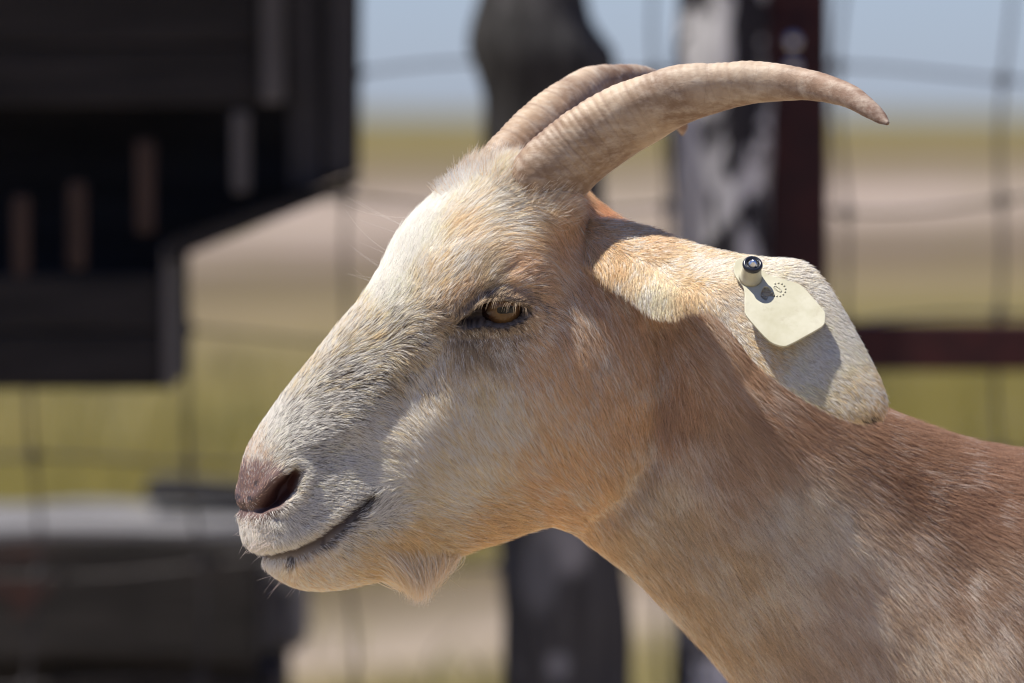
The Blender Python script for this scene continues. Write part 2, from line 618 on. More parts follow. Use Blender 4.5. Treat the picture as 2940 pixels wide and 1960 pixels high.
# timber wall at the left
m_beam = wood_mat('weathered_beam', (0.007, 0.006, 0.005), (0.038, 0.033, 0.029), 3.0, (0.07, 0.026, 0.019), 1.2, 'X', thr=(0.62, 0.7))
m_beam_top = wood_mat('sunlit_top_timber', (0.04, 0.037, 0.035), (0.215, 0.205, 0.195), None, None, 1.0, 'X')  # paler copy of the beam wood; puts the sunlit top into the colour
YT = 3.9
wall = empty('timber_wall', (-0.35, YT, 0))
tag(wall, 'low wall of stacked weathered timber beams with sunlit grey top', 'wall')
ztop = float(at(0, 1532, YT)[1])
xl = float(at(-900, 0, YT)[0])
for i in range(4):
    h = ztop / 4
    xr = float(at((828, 800, 815, 790)[i], 0, YT)[0])
    for j in range(4):
        off = 0.012 * rng.normal()
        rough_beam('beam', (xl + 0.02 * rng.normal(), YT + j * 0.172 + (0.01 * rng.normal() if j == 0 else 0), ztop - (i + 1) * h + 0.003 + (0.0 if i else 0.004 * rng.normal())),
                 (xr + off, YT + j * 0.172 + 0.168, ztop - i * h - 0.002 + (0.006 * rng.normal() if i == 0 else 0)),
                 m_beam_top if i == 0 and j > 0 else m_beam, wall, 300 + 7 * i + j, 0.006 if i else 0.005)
bx0, bx1 = float(at(415, 0, YT + .5)[0]), float(at(905, 0, YT + .5)[0])
b2 = empty('loose_timber', ((bx0 + bx1) / 2, YT + 0.55, ztop + 0.004))
tag(b2, 'short dark grey timber offcut lying on the timber wall', 'timber')
zb = float(at(0, 1392, YT + .5)[1])
rough_beam('beam', (bx0, YT + 0.42, ztop + 0.008), (bx1 - 0.02, YT + 0.60, zb), m_beam, b2, 401)

# dark timber feeder (upper left)
m_fd = wood_mat('dark_creosoted_board', (0.005, 0.0045, 0.004), (0.022, 0.0185, 0.017), None, None, 1.0, 'X')
m_fd2 = wood_mat('dark_upright_board', (0.012, 0.011, 0.011), (0.042, 0.038, 0.037), None, None, 1.0, 'Z')
m_fdp = wood_mat('pale_worn_slat', (0.04, 0.036, 0.033), (0.10, 0.09, 0.083), None, None, 1.0, 'Z')
m_fdr = wood_mat('brown_slat', (0.018, 0.011, 0.008), (0.055, 0.033, 0.023), None, None, 1.0, 'Z')
YH = 2.95
fd = empty('hay_feeder', (-0.75, YH + 0.3, 0))
tag(fd, 'raised dark timber hay feeder with slatted front and sloping underside', 'feeder')


def fbox(name, x0, y0, x1, y1, dy0, dy1, mat, bev=0.004):
    X0, Z1 = at(x0, y0, YH); X1, Z0 = at(x1, y1, YH)
    return box_part(name, (float(X0), YH + dy0, float(Z0)), (float(X1), YH + dy1, float(Z1)), mat, fd, bev)


def fprism(name, poly, dy0, dy1, mat):
    bm = bmesh.new()
    a = [bm.verts.new(v3(x, y, YH) + np.array([0, dy0, 0])) for x, y in poly]
    b = [bm.verts.new(v3(x, y, YH) + np.array([0, dy1, 0])) for x, y in poly]
    n = len(poly)
    bm.faces.new(a); bm.faces.new(b[::-1])
    for i in range(n):
        bm.faces.new((a[i], b[i], b[(i + 1) % n], a[(i + 1) % n]))
    return bm_obj(name, bm, mat, fd)


fprism('end_panel', [(-900, -420), (1020, -420), (1012, 500), (500, 705), (492, 1110), (-900, 1110)], 0.34, 0.37, m_fd)   # back board
fprism('roof_board', [(-960, -440), (1060, -440), (1060, -400), (-960, -400)], -0.10, 0.45, m_fd)
for i in range(4):
    y0 = -395 + i * 176
    fbox('front_board', -880, y0, 738, y0 + 170, 0.0, 0.025, m_fd)
fbox('corner_post', 935, -398, 1016, 505, 0.0, 0.06, m_fd2)
fbox('upright_board', 828, -398, 925, 540, 0.012, 0.035, m_fd2)
fbox('upright_board', 748, -398, 818, 296, -0.014, 0.010, m_fdp)
fbox('slat', 664, 318, 718, 552, -0.004, 0.02, m_fdp)
for (a, b, c, e, mm_) in ((388, 444, 400, 668, m_fdr), (192, 246, 520, 770, m_fdr), (36, 84, 560, 800, m_fdr), (-140, -90, 560, 800, m_fdr)):
    fbox('slat', a, c, b, e, 0.0, 0.022, mm_)
fprism('sloping_beam', [(1016, 508), (1016, 540), (478, 752), (478, 690)], -0.012, 0.33, m_fd)
for i in range(2):
    fbox('trough_board', -880, 785 + i * 168, 462, 785 + i * 168 + 164, 0.0, 0.025, m_fd)
fbox('trough_post', 466, 700, 496, 1120, -0.006, 0.04, m_fdp)
fbox('trough_end', 470, 760, 492, 1116, 0.045, 0.335, m_fd)
fbox('trough_floor', -880, 1100, 464, 1118, 0.028, 0.335, m_fd)
for lx in (-860, -300):
    fbox('leg', lx, 1121, lx + 130, 2900, 0.02, 0.07, m_fd2)
    fbox('leg', lx, 1121, lx + 130, 2900, 0.27, 0.32, m_fd2)
for o in fd.children:
    if o.name.startswith('leg'):
        me = o.data
        zmin = min(v.co.z for v in me.vertices)
        for v in me.vertices:
            if v.co.z < zmin + 0.02: v.co.z = v.co.z - zmin - 0.01

# ----------------------------------------------------------------------------
# the goat: body surface
# ----------------------------------------------------------------------------
# station: top px, bottom px, half width (m), height of max width, exponent top, exponent bottom
ST = np.array([
    # Tx,   Ty,   Bx,   By,   W,    tm,  nt,  nb
    [700, 1432, 704, 1452, .0008, .50, 2.0, 2.0],
    [703, 1372, 706, 1512, .0130, .52, 2.2, 2.2],
    [712, 1322, 722, 1560, .0205, .54, 2.3, 2.3],
    [735, 1262, 752, 1602, .0260, .53, 2.4, 2.2],
    [775, 1196, 800, 1656, .0290, .50, 2.4, 2.1],
    [830, 1118, 868, 1688, .0305, .46, 2.3, 2.1],
    [900, 1026, 955, 1691, .0315, .44, 2.2, 2.1],
    [972, 938, 1045, 1672, .0335, .46, 2.1, 2.1],
    [1042, 856, 1140, 1645, .0375, .50, 2.1, 2.1],
    [1108, 765, 1240, 1610, .0440, .60, 2.3, 1.9],
    [1165, 670, 1335, 1582, .0495, .66, 2.5, 1.8],
    [1232, 592, 1425, 1555, .0520, .68, 2.6, 1.8],
    [1312, 528, 1500, 1527, .0530, .64, 2.5, 1.9],
    [1422, 490, 1565, 1508, .0525, .58, 2.4, 2.0],
    [1555, 496, 1620, 1518, .0510, .52, 2.2, 2.1],
    [1672, 560, 1680, 1550, .0490, .52, 2.3, 2.1],
    [1790, 650, 1750, 1600, .0460, .56, 2.6, 2.1],
    [1925, 765, 1840, 1672, .0450, .60, 2.9, 2.0],
    [2085, 905, 1950, 1785, .0460, .62, 3.1, 2.0],
    [2285, 1055, 2085, 1932, .0490, .62, 3.2, 2.0],
    [2510, 1172, 2255, 2130, .0540, .60, 3.2, 2.0],
    [2750, 1262, 2480, 2380, .0660, .54, 3.0, 2.0],
    [3000, 1308, 2760, 2640, .0860, .48, 2.6, 2.1],
    [3320, 1330, 3110, 2930, .1150, .44, 2.0, 2.1],
    [3720, 1370, 3600, 3120, .1350, .44, 2.0, 2.1],
    [4320, 1430, 4300, 3180, .1560, .44, 2.0, 2.1],
    [4950, 1400, 4950, 3030, .1480, .46, 2.0, 2.1],
    [5350, 1440, 5400, 2780, .1220, .50, 2.0, 2.1],
    [5590, 1600, 5620, 2420, .0780, .52, 2.0, 2.0],
    [5680, 1900, 5690, 2050, .0060, .50, 2.0, 2.0]])
Tl = local(ST[:, 0], ST[:, 1], 0.0)
Bl = local(ST[:, 2], ST[:, 3], 0.0)
cen = (Tl + Bl) / 2
ks = np.arange(len(ST), dtype=float)
ns = [10, 10, 14, 18, 22, 24, 26, 26, 28, 28, 28, 26, 24, 24, 20, 18, 18, 18, 18, 16, 14, 12, 10, 10, 12, 12, 8, 8, 8]
sq = np.concatenate([np.linspace(k, k + 1, n, endpoint=False) for k, n in enumerate(ns)] + [[float(len(ST) - 1)]])
Tq = hermite(ks, Tl, sq); Bq = hermite(ks, Bl, sq)
par = hermite(ks, ST[:, 4:], sq)
par[:, 0] = np.maximum(par[:, 0], 0.0005)
M = 190
ph = np.linspace(0, math.pi, M + 1)
cph, sph = np.cos(ph), np.abs(np.sin(ph))
Wq, tmq, ntq, nbq = [par[:, i][:, None] for i in range(4)]
low = (cph >= 0)[None, :]
ex = np.where(low, 2 / nbq, 2 / ntq)
ca = np.abs(cph)[None, :] ** ex
tt = np.where(low, tmq * (1 - ca), tmq + (1 - tmq) * ca)
ww = Wq * sph[None, :] ** ex
H = np.zeros((len(sq), M + 1, 3))
H[..., 0] = Bq[:, None, 0] + tt * (Tq - Bq)[:, None, 0]
H[..., 2] = Bq[:, None, 2] + tt * (Tq - Bq)[:, None, 2]
H[..., 1] = -ww
NR = len(sq)


def grid_normals(G):
    # mirror in phi so the median plane has smooth normals
    ext = np.concatenate([(G[:, 1:2] * [1, -1, 1]), G, (G[:, -2:-1] * [1, -1, 1])], 1)
    dp = (ext[:, 2:] - ext[:, :-2])
    ds = np.gradient(G, axis=0)
    n = np.cross(dp, ds)
    L = np.linalg.norm(n, axis=2, keepdims=True)
    n = n / np.maximum(L, 1e-12)
    c = G.mean(1, keepdims=True)
    sgn = np.sign(np.sum(n * (G - c), 2).mean())
    n = n * (sgn if sgn != 0 else 1)
    n[:, 0, 1] = 0; n[:, -1, 1] = 0
    return n


def img(G):
    return proj(warp(G))


# ---- broad forms
PX, PY = img(H)
N = grid_normals(H)
side = sph[None, :] ** 0.5                      # fade at the median plane
mm = 0.001
d = np.zeros(PX.shape)
d += 7.0 * gauss(PX, PY, 1425, 815, 105, 85, -15) * side          # orbit
d += 2.5 * gauss(PX, PY, 1350, 720, 120, 45, -25) * side          # brow ridge towards forehead
d += 6.0 * gauss(PX, PY, 1640, 1180, 170, 230, 0) * side          # masseter
d += 2.0 * gauss(PX, PY, 1400, 1330, 180, 110, -20) * side        # jaw body
dd, fr = seg_dist(PX, PY, [(1285, 890), (1190, 985), (1085, 1105), (1010, 1180)])
d += 3.2 * np.exp(-0.5 * (dd / 48) ** 2) * side                   # facial crest
dd, fr = seg_dist(PX, PY, [(1290, 980), (1230, 1060), (1130, 1170)])
d -= 2.2 * np.exp(-0.5 * (dd / 50) ** 2) * side
dd, fr = seg_dist(PX, PY, [(1885, 940), (1893, 1120), (1868, 1310), (1790, 1430), (1680, 1500)])
d -= 6.5 * np.exp(-0.5 * (dd / 30) ** 2) * side                   # groove behind the jaw
d -= 3.5 * gauss(PX, PY, 1640, 800, 60, 110, 10) * side           # hollow behind the eye
dd, fr = seg_dist(PX, PY, [(2000, 1080), (2300, 1330), (2560, 1640), (2700, 1950)])
d += 3.0 * np.exp(-0.5 * (dd / 70) ** 2) * side                   # neck muscle
dd, fr = seg_dist(PX, PY, [(2150, 1080), (2450, 1330), (2750, 1650)])
d -= 2.0 * np.exp(-0.5 * (dd / 55) ** 2) * side
dd, fr = seg_dist(PX, PY, [(1900, 1420), (2100, 1640), (2350, 1960)])
d -= 1.8 * np.exp(-0.5 * (dd / 45) ** 2) * side
dd, fr = seg_dist(PX, PY, [(1450, 512), (1515, 535), (1590, 595)])
d += 18.0 * np.exp(-0.5 * (dd / 48) ** 2) * side                   # horn collar
d += 16.0 * gauss(PX, PY, 2990, 1850, 190, 330, 25) * side        # shoulder
dd, fr = seg_dist(PX, PY, [(840, 1285), (900, 1262), (985, 1225)])
d += 2.4 * np.exp(-0.5 * (dd / 36) ** 2) * side                   # ridge above the nostril wing
dd, fr = seg_dist(PX, PY, [(930, 1310), (1010, 1290), (1070, 1320)])
d -= 1.4 * np.exp(-0.5 * (dd / 40) ** 2) * side
d += 2.5 * gauss(PX, PY, 830, 1520, 110, 50, -15) * side          # upper lip
d += 1.6 * gauss(PX, PY, 1090, 1470, 60, 50, 0) * side            # fold at the mouth corner
d += 2.0 * gauss(PX, PY, 880, 1640, 90, 40, -10) * side           # chin
d += 0.5 * noise3(H, 45, 5) * side + 0.22 * noise3(H, 140, 6) * side
H = H + N * (d * mm)[..., None]

# ---- fine forms: lips, nostril, lids
PX, PY = img(H)
N = grid_normals(H)
d = np.zeros(PX.shape)
MOUTH = [(735, 1598), (775, 1602), (850, 1588), (925, 1552), (985, 1505), (1035, 1458), (1062, 1436)]
md, mf = seg_dist(PX, PY, MOUTH)
mw = 6 + 9 * np.sin(np.pi * np.clip(mf, 0, 1)) ** 0.7
d -= 4.2 * np.exp(-0.5 * (md / mw) ** 2)
above = np.interp(PX, [m_[0] for m_ in MOUTH], [m_[1] for m_ in MOUTH]) - PY
d += 1.6 * np.exp(-0.5 * ((above - 34) / 20) ** 2) * (PX > 690) * (PX < 1030) * sstep(0, 1, (1040 - PX) / 120) * side
d += 1.0 * np.exp(-0.5 * ((above + 34) / 20) ** 2) * (PX > 760) * (PX < 1000) * side
NOST = [(846, 1364), (822, 1398), (788, 1430), (744, 1458)]
nd_, nf = seg_dist(PX, PY, NOST)
nr = np.interp(nf, [0, .3, .65, 1], [17, 29, 25, 10])
nin = nr - nd_
nmask = sstep(-9, 9, nin)
d -= 11.0 * sstep(-10, 24, nin)
d += 1.8 * np.exp(-0.5 * ((nin + 16) / 12) ** 2) * side
dd, fr = seg_dist(PX, PY, [(690, 1462), (735, 1470), (790, 1482)])
d -= 2.2 * np.exp(-0.5 * (dd / 11) ** 2)                          # fold between nose pad and upper lip
EU = np.array([(1308, 938), (1340, 906), (1382, 875), (1415, 863), (1460, 866), (1500, 878), (1526, 890)])
EL = np.array([(1308, 938), (1350, 936), (1385, 928), (1420, 932), (1460, 930), (1500, 914), (1526, 888)])
eyu = np.interp(PX, EU[:, 0], EU[:, 1]); eyl = np.interp(PX, EL[:, 0], EL[:, 1])
ein = np.minimum(PY - eyu, eyl - PY)
ein = np.where((PX > 1308) & (PX < 1524), ein, -np.maximum(np.maximum(1308 - PX, PX - 1524), np.abs(PY - 905)))
ein = np.where((np.abs(PX - 1416) < 200) & (np.abs(PY - 900) < 160), ein, -200)
i0 = np.unravel_index(np.argmin((PX - 1455) ** 2 + (PY - 893) ** 2), PX.shape)
EYE_P, EYE_N = H[i0].copy(), N[i0].copy()
emask = sstep(-4, 4, ein)
d += 2.6 * gauss(PX, PY, 1445, 885, 80, 52, 0)                    # lids over the eyeball
d -= 8.5 * sstep(-3, 6, ein)
d += 1.1 * np.exp(-0.5 * ((ein + 9) / 7) ** 2) * (PY < eyu + 6)
d += 0.8 * np.exp(-0.5 * ((ein + 9) / 8) ** 2) * (PY > eyu)
dd, fr = seg_dist(PX, PY, [(1335, 885), (1385, 838), (1450, 822), (1520, 835), (1560, 870)])
d -= 1.9 * np.exp(-0.5 * (dd / 11) ** 2)                          # upper lid crease
dd, fr = seg_dist(PX, PY, [(1405, 850), (1425, 805), (1470, 765)])
d -= 1.5 * np.exp(-0.5 * (dd / 12) ** 2)
dd, fr = seg_dist(PX, PY, [(1300, 950), (1265, 985), (1250, 1030)])
d -= 1.6 * np.exp(-0.5 * (dd / 16) ** 2)                          # tear groove
dd, fr = seg_dist(PX, PY, [(1300, 960), (1400, 965), (1500, 950)])
d -= 0.8 * np.exp(-0.5 * (dd / 12) ** 2)
H = H + N * (d * mm)[..., None]
PXh, PYh = img(H)

# mirror to a closed ring
far = H[:, 1:-1][:, ::-1] * [1, -1, 1]
RING = np.concatenate([H, far], 1)


def ring(a):
    return np.concatenate([a, a[:, 1:-1][:, ::-1]], 1)


FPX, FPY = ring(PXh), ring(PYh)
FSIDE = np.concatenate([np.full((NR, M + 1), -1.0), np.full((NR, M - 1), 1.0)], 1)
NMASK, EMASK = ring(nmask), ring(emask)
MMASK = ring(np.exp(-0.5 * (md / (mw * 0.9)) ** 2))
nc = RING.shape[1]
idx = np.arange(NR * nc).reshape(NR, nc)
idn = np.roll(idx, -1, 1)
bodyF = np.stack([idx[:-1], idn[:-1], idn[1:], idx[1:]], -1).reshape(-1, 4)
bodyV = RING.reshape(-1, 3)
bodyTH = theta_body(bodyV[:, 0], bodyV[:, 2])
bodyW = warp(bodyV)

# ----------------------------------------------------------------------------
# coat colours and hair flow, in photo pixels of the near side
# ----------------------------------------------------------------------------
CC = [  # px, py, r, g, b, white share, length mm, lift
    (715, 1300, 196, 160, 135, .60, 4.5, .20), (700, 1400, 170, 120, 100, .2, 2.5, .2), (870, 1040, 222, 186, 142, .60, 6, .22),
    (930, 1120, 214, 182, 142, .78, 8, .36), (1040, 1040, 205, 172, 130, .76, 9, .38), (960, 1350, 206, 186, 162, .85, 6, .2),
    (860, 1250, 215, 195, 170, .9, 6, .32), (800, 1530, 190, 172, 158, .85, 5, .3), (1020, 940, 222, 184, 134, .58, 9, .32),
    (1150, 700, 250, 245, 235, 1.0, 10, .22), (1195, 615, 250, 245, 235, .98, 12, .25), (1090, 800, 245, 235, 215, .9, 9, .2),
    (1260, 520, 246, 236, 215, .9, 13, .45), (1340, 480, 242, 222, 188, .7, 13, .35),
    (1340, 670, 232, 188, 140, .48, 13, .22), (1500, 590, 230, 184, 134, .46, 14, .25), (1250, 770, 230, 188, 140, .48, 10, .22), (1400, 560, 232, 192, 146, .5, 14, .25),
    (1420, 500, 235, 205, 160, .5, 16, .3), (1600, 640, 196, 146, 104, .16, 13, .28), (1400, 780, 176, 146, 112, .4, 9, .25), (1500, 790, 190, 146, 108, .28, 10, .3),
    (1350, 940, 130, 106, 88, .35, 8, .22), (1440, 975, 140, 112, 92, .4, 8, .25), (1330, 860, 180, 140, 102, .3, 8, .25),
    (1200, 1060, 198, 164, 124, .62, 9, .22), (1400, 1120, 206, 174, 136, .60, 10, .22), (1580, 1050, 202, 154, 108, .42, 11, .22),
    (1640, 900, 186, 142, 106, .34, 11, .25), (1760, 850, 184, 138, 104, .26, 12, .3), (1300, 1380, 212, 178, 134, .58, 9, .22), (1130, 1570, 216, 172, 118, .34, 9, .25),
    (1400, 1520, 206, 160, 108, .22, 11, .22), (1210, 1660, 222, 180, 128, .35, 18, .3), (880, 1650, 206, 168, 130, .58, 6, .3),
    (1060, 1440, 196, 176, 158, .75, 7, .25), (1600, 1400, 204, 154, 104, .32, 11, .22), (1800, 1180, 196, 148, 102, .34, 12, .22),
    (1940, 1150, 180, 134, 100, .2, 14, .22), (1880, 1480, 186, 152, 118, .38, 14, .2), (2080, 1700, 188, 152, 114, .36, 15, .2),
    (2080, 1300, 176, 136, 108, .34, 15, .2), (2300, 1500, 184, 156, 136, .48, 16, .2), (2480, 1720, 182, 148, 124, .5, 16, .2),
    (2700, 1900, 180, 146, 120, .5, 16, .22), (2600, 1290, 152, 106, 76, .08, 17, .25), (2820, 1400, 150, 104, 76, .12, 18, .25),
    (2820, 1700, 150, 112, 88, .34, 17, .22), (1760, 620, 206, 142, 92, .10, 14, .28), (2280, 1160, 164, 120, 92, .2, 16, .22),
    (2060, 1060, 182, 138, 106, .28, 14, .2), (3500, 1500, 150, 92, 58, .1, 20, .25), (3500, 2500, 182, 140, 108, .4, 20, .25), (4800, 2000, 165, 110, 75, .2, 20, .25)]
CC = np.array(CC, float)
FL = [  # px, py, dx, dy (image, y down)
    (705, 1370, .6, -.8), (740, 1250, .75, -.6), (830, 1110, .72, -.6), (930, 980, .75, -.55), (1010, 880, .72, -.62), (1090, 770, .65, -.75),
    (860, 1240, .95, -.25), (930, 1140, 1, -.02), (1020, 1060, 1, -.12), (1120, 950, .95, -.25), (1050, 1150, .9, .35), (1140, 1060, .75, .55), (1210, 960, .75, .2),
    (1160, 690, .62, -.78), (1190, 610, .5, -.85), (1200, 560, -.75, -.35), (1265, 510, -.35, -.8), (1350, 470, .3, -.8), (1260, 780, .85, -.5), (1330, 650, .86, -.5), (1450, 600, .95, -.22),
    (1430, 500, .85, -.5), (1560, 590, .8, .4), (1600, 680, .45, .9), (1520, 700, .7, .2), (1600, 780, .6, .7),
    (1300, 830, .55, -.5), (1370, 800, .35, -.75), (1450, 800, .8, -.4), (1530, 800, .85, -.25), (1440, 845, .75, -.45), (1350, 900, -.1, -.9), (1570, 870, .85, .35),
    (1300, 1000, .12, 1), (1400, 960, .25, .95), (1500, 950, .6, .75), (1200, 1100, .45, .88), (1350, 1100, .35, .93), (1500, 1100, .45, .88), (1650, 1000, .35, .92),
    (1660, 850, .3, .95), (1780, 900, .35, .92), (1600, 1250, .5, .85), (1400, 1300, .6, .8), (1200, 1300, .7, .7), (1060, 1280, .9, .4), (960, 1330, .98, .15),
    (900, 1450, .95, .2), (800, 1530, .6, .75), (730, 1540, -.1, 1), (1000, 1420, .9, .1), (1090, 1460, .5, -.5), (1110, 1540, .8, .6), (900, 1640, .7, .65), (800, 1640, -.4, .9), (1100, 1620, .9, .45),
    (1200, 1640, .4, .9), (1300, 1520, .9, .4), (1450, 1480, .92, .35), (1550, 1440, .85, .5), (1700, 1380, .55, .8), (1800, 1150, .4, .9), (1930, 1150, .15, .98),
    (1950, 1350, .4, .9), (1850, 1550, .6, .8), (2050, 1700, .6, .8), (2200, 1400, .62, .78), (2250, 1200, .75, .66), (2450, 1250, .85, .52), (2700, 1320, .93, .35),
    (2500, 1600, .65, .75), (2700, 1850, .6, .8), (2850, 1500, .8, .6), (1750, 620, .9, .4), (1720, 720, .55, .8), (2060, 1060, .6, .8), (3500, 1500, 1, .2), (3500, 2500, .5, .85), (4800, 2000, .6, .8)]
FL = np.array(FL, float)

px_, py_ = FPX.reshape(-1), FPY.reshape(-1)
wob = np.stack([noise3(bodyV, 40, 31), noise3(bodyV, 40, 32)], -1) * 22
cval = idw(px_ + wob[:, 0], py_ + wob[:, 1], CC[:, :2], CC[:, 2:], 4.0, 30)
vcol = desat(srgb(cval[:, :3]))
vwhite = np.clip(cval[:, 3], 0, 1)
vlen = cval[:, 4] * 0.001 * 0.78
vlen = vlen * (1 - 0.6 * gauss(px_, py_, 1420, 900, 110, 50))
vlift = cval[:, 5] * 0.8
fl = idw(px_, py_, FL[:, :2], FL[:, 2:], 4.0, 25)
fl /= np.maximum(np.linalg.norm(fl, axis=1), 1e-6)[:, None]
vflow = rotdir(np.stack([fl[:, 0], np.zeros(len(fl)), -fl[:, 1]], -1), bodyTH)

nm, em, mm_ = NMASK.reshape(-1), EMASK.reshape(-1), MMASK.reshape(-1)
# skin: nose pad, lips and rims bare; undercoat elsewhere
pad = np.clip(1.25 * gauss(px_, py_, 715, 1405, 48, 62, -15) + 0.9 * gauss(px_, py_, 775, 1385, 45, 40, 20) + 0.7 * gauss(px_, py_, 745, 1455, 40, 26, 0), 0, 1)
pad = sstep(0.15, 0.95, pad + 0.16 * noise3(bodyV, 220, 8))
grey = np.clip(gauss(px_, py_, 980, 1120, 190, 120, -40) + gauss(px_, py_, 880, 1420, 150, 130, 0) + gauss(px_, py_, 1080, 1480, 60, 60), 0, 1)
skin = vcol * (0.75 + 0.15 * vwhite)[:, None]
skin = skin * (1 - 0.8 * grey)[:, None] + np.array([0.085, 0.08, 0.076]) * (0.8 * grey)[:, None]
eyedark = np.clip(gauss(px_, py_, 1400, 905, 110, 42, -10) * 1.1 + gauss(px_, py_, 1395, 855, 40, 22, -30), 0, 1)
skin = skin * (1 - 0.6 * eyedark)[:, None] + np.array([0.06, 0.042, 0.032]) * (0.6 * eyedark)[:, None]
padc = np.array([0.135, 0.082, 0.068])[None] * (1 + 0.25 * noise3(bodyV, 150, 9))[:, None]
skin = skin * (1 - pad)[:, None] + padc * pad[:, None]
spots = 0.7 * sstep(0.60, 0.8, noise3(bodyV, 150, 77)) * sstep(0.3, 0.7, gauss(px_, py_, 800, 1500, 140, 110) + 0.2)
spots = np.clip(spots + sstep(0.35, 0.7, gauss(px_, py_, 717, 1432, 8, 9)) + 0.8 * sstep(0.35, 0.7, gauss(px_, py_, 736, 1387, 7, 7)) + sstep(0.4, 0.7, gauss(px_, py_, 835, 1612, 11, 14)), 0, 1)
skin = skin * (1 - 0.85 * spots)[:, None] + np.array([0.02, 0.018, 0.02]) * (0.85 * spots)[:, None]
skin = skin * (1 - nm)[:, None] + np.array([0.06, 0.019, 0.014]) * nm[:, None]
skin = skin * (1 - 0.9 * mm_)[:, None] + np.array([0.045, 0.024, 0.020]) * (0.9 * mm_)[:, None]
skin = skin * (1 - em)[:, None] + np.array([0.030, 0.018, 0.014]) * em[:, None]
snoutdark = np.clip(gauss(px_, py_, 990, 1110, 150, 75, -40) + 0.7 * gauss(px_, py_, 1160, 960, 90, 45, -50), 0, 1)
vdark = np.clip(0.46 * snoutdark + 0.42 * eyedark + 0.5 * spots + 0.75 * sstep(0.25, 0.9, np.exp(-0.5 * (ring(md).reshape(-1) / 20) ** 2)) * sstep(840, 960, px_), 0, 1)
bare = np.clip(nm * 1.5 + ring(sstep(-16, -4, ein)).reshape(-1) * 1.2 + sstep(0.4, 0.8, mm_) + 0.75 * sstep(0.35, 0.95, pad), 0, 1)

# ----------------------------------------------------------------------------
# ears, horns
# ----------------------------------------------------------------------------
EUp = np.array([(1625, 640, -.020), (1710, 628, -.036), (1790, 638, -.047), (1868, 656, -.056), (1940, 684, -.069), (2010, 706, -.081), (2100, 728, -.097), (2200, 741, -.112),
                (2290, 748, -.125), (2340, 780, -.133), (2390, 842, -.140), (2445, 935, -.146), (2490, 1020, -.151), (2525, 1090, -.155), (2544, 1150, -.158), (2530, 1195, -.160)], float)
ELo = np.array([(1630, 735, -.026), (1690, 762, -.048), (1748, 805, -.062), (1808, 852, -.075), (1862, 894, -.088), (1920, 908, -.101), (1985, 892, -.112), (2045, 900, -.122),
                (2100, 950, -.131), (2160, 1030, -.140), (2225, 1088, -.148), (2300, 1140, -.155), (2370, 1180, -.160), (2430, 1204, -.163), (2480, 1212, -.163), (2520, 1204, -.161)], float)
nu, nv = 90, 34
uq = np.linspace(0, len(EUp) - 1, nu)
eu = hermite(np.arange(len(EUp)), EUp, uq); el = hermite(np.arange(len(ELo)), ELo, uq)
Ue = local(eu[:, 0], eu[:, 1], eu[:, 2], True); Le = local(el[:, 0], el[:, 1], el[:, 2], True)
vv = np.linspace(0, 1, nv)
E = Ue[:, None] * (1 - vv)[None, :, None] + Le[:, None] * vv[None, :, None]
uu = np.linspace(0, 1, nu)[:, None]
en = np.cross(np.gradient(E, axis=0), np.gradient(E, axis=1))
en /= np.maximum(np.linalg.norm(en, axis=2, keepdims=True), 1e-9)
if en[nu // 2, nv // 2, 1] > 0: en = -en
bul = np.sin(np.pi * vv)[None, :] ** 0.8 * np.interp(uu, [0, .1, .22, .45, .75, 1], [.000, .001, .006, .006, .004, .001])
bul = bul + 0.0015 * noise3(E, 45, 51) * np.sin(np.pi * vv)[None, :]
E = E + en * bul[..., None]
epx, epy = proj(warp(E, TH))
# veins and soft folds
dd, _ = seg_dist(epx, epy, [(1900, 730), (2100, 830), (2300, 960), (2450, 1110)])
E = E + en * (0.0008 * np.exp(-0.5 * (dd / 22) ** 2))[..., None]
dd, _ = seg_dist(epx, epy, [(1850, 840), (1960, 850), (2060, 880)])
E = E + en * (0.0016 * np.exp(-0.5 * (dd / 24) ** 2))[..., None]
en = np.cross(np.gradient(E, axis=0), np.gradient(E, axis=1))
en /= np.maximum(np.linalg.norm(en, axis=2, keepdims=True), 1e-9)
if en[nu // 2, nv // 2, 1] > 0: en = -en
thk = 0.0014 * np.sqrt(np.clip(np.sin(np.pi * np.clip(vv, .012, .988)), 0, 1))[None, :] * np.interp(uu, [0, .15, .3, .93, 1], [.7, 1.3, 1.2, 1, .35])
EO = E + en * thk[..., None]; EI = E - en * thk[..., None]
EARV = np.concatenate([EO, EI[:, ::-1]], 1)
ne = EARV.shape[1]
eidx = np.arange(nu * ne).reshape(nu, ne); eidn = np.roll(eidx, -1, 1)
EARF = np.stack([eidx[:-1], eidx[1:], eidn[1:], eidn[:-1]], -1).reshape(-1, 4)
earL = EARV.reshape(-1, 3)
nearW = warp(earL, TH)
farW = warp(earL * [1, -1, 1], TH)
epx, epy = proj(nearW)
ectrl = np.array([(1720, 680, 205, 158, 114, .2, 10, .3), (1850, 700, 214, 170, 128, .34, 7, .28), (1830, 800, 216, 178, 138, .38, 6, .24), (1760, 760, 205, 160, 110, .2, 9, .28), (1880, 860, 220, 195, 165, .5, 6, .26),
                  (2000, 760, 216, 178, 140, .5, 5.5, .26), (1980, 860, 200, 160, 115, .3, 6, .3), (2200, 780, 205, 182, 158, .55, 5, .26), (2120, 880, 196, 164, 136, .45, 5, .26),
                  (2300, 850, 190, 168, 150, .5, 5, .26), (2400, 1000, 200, 180, 160, .6, 5, .26), (2300, 1080, 205, 186, 160, .62, 5, .26), (2450, 1150, 212, 176, 128, .4, 5, .28), (2500, 1195, 190, 150, 105, .2, 5, .3), (2200, 1040, 210, 170, 120, .3, 5, .28)], float)
ew = np.stack([noise3(earL, 60, 35), noise3(earL, 60, 36)], -1) * 20
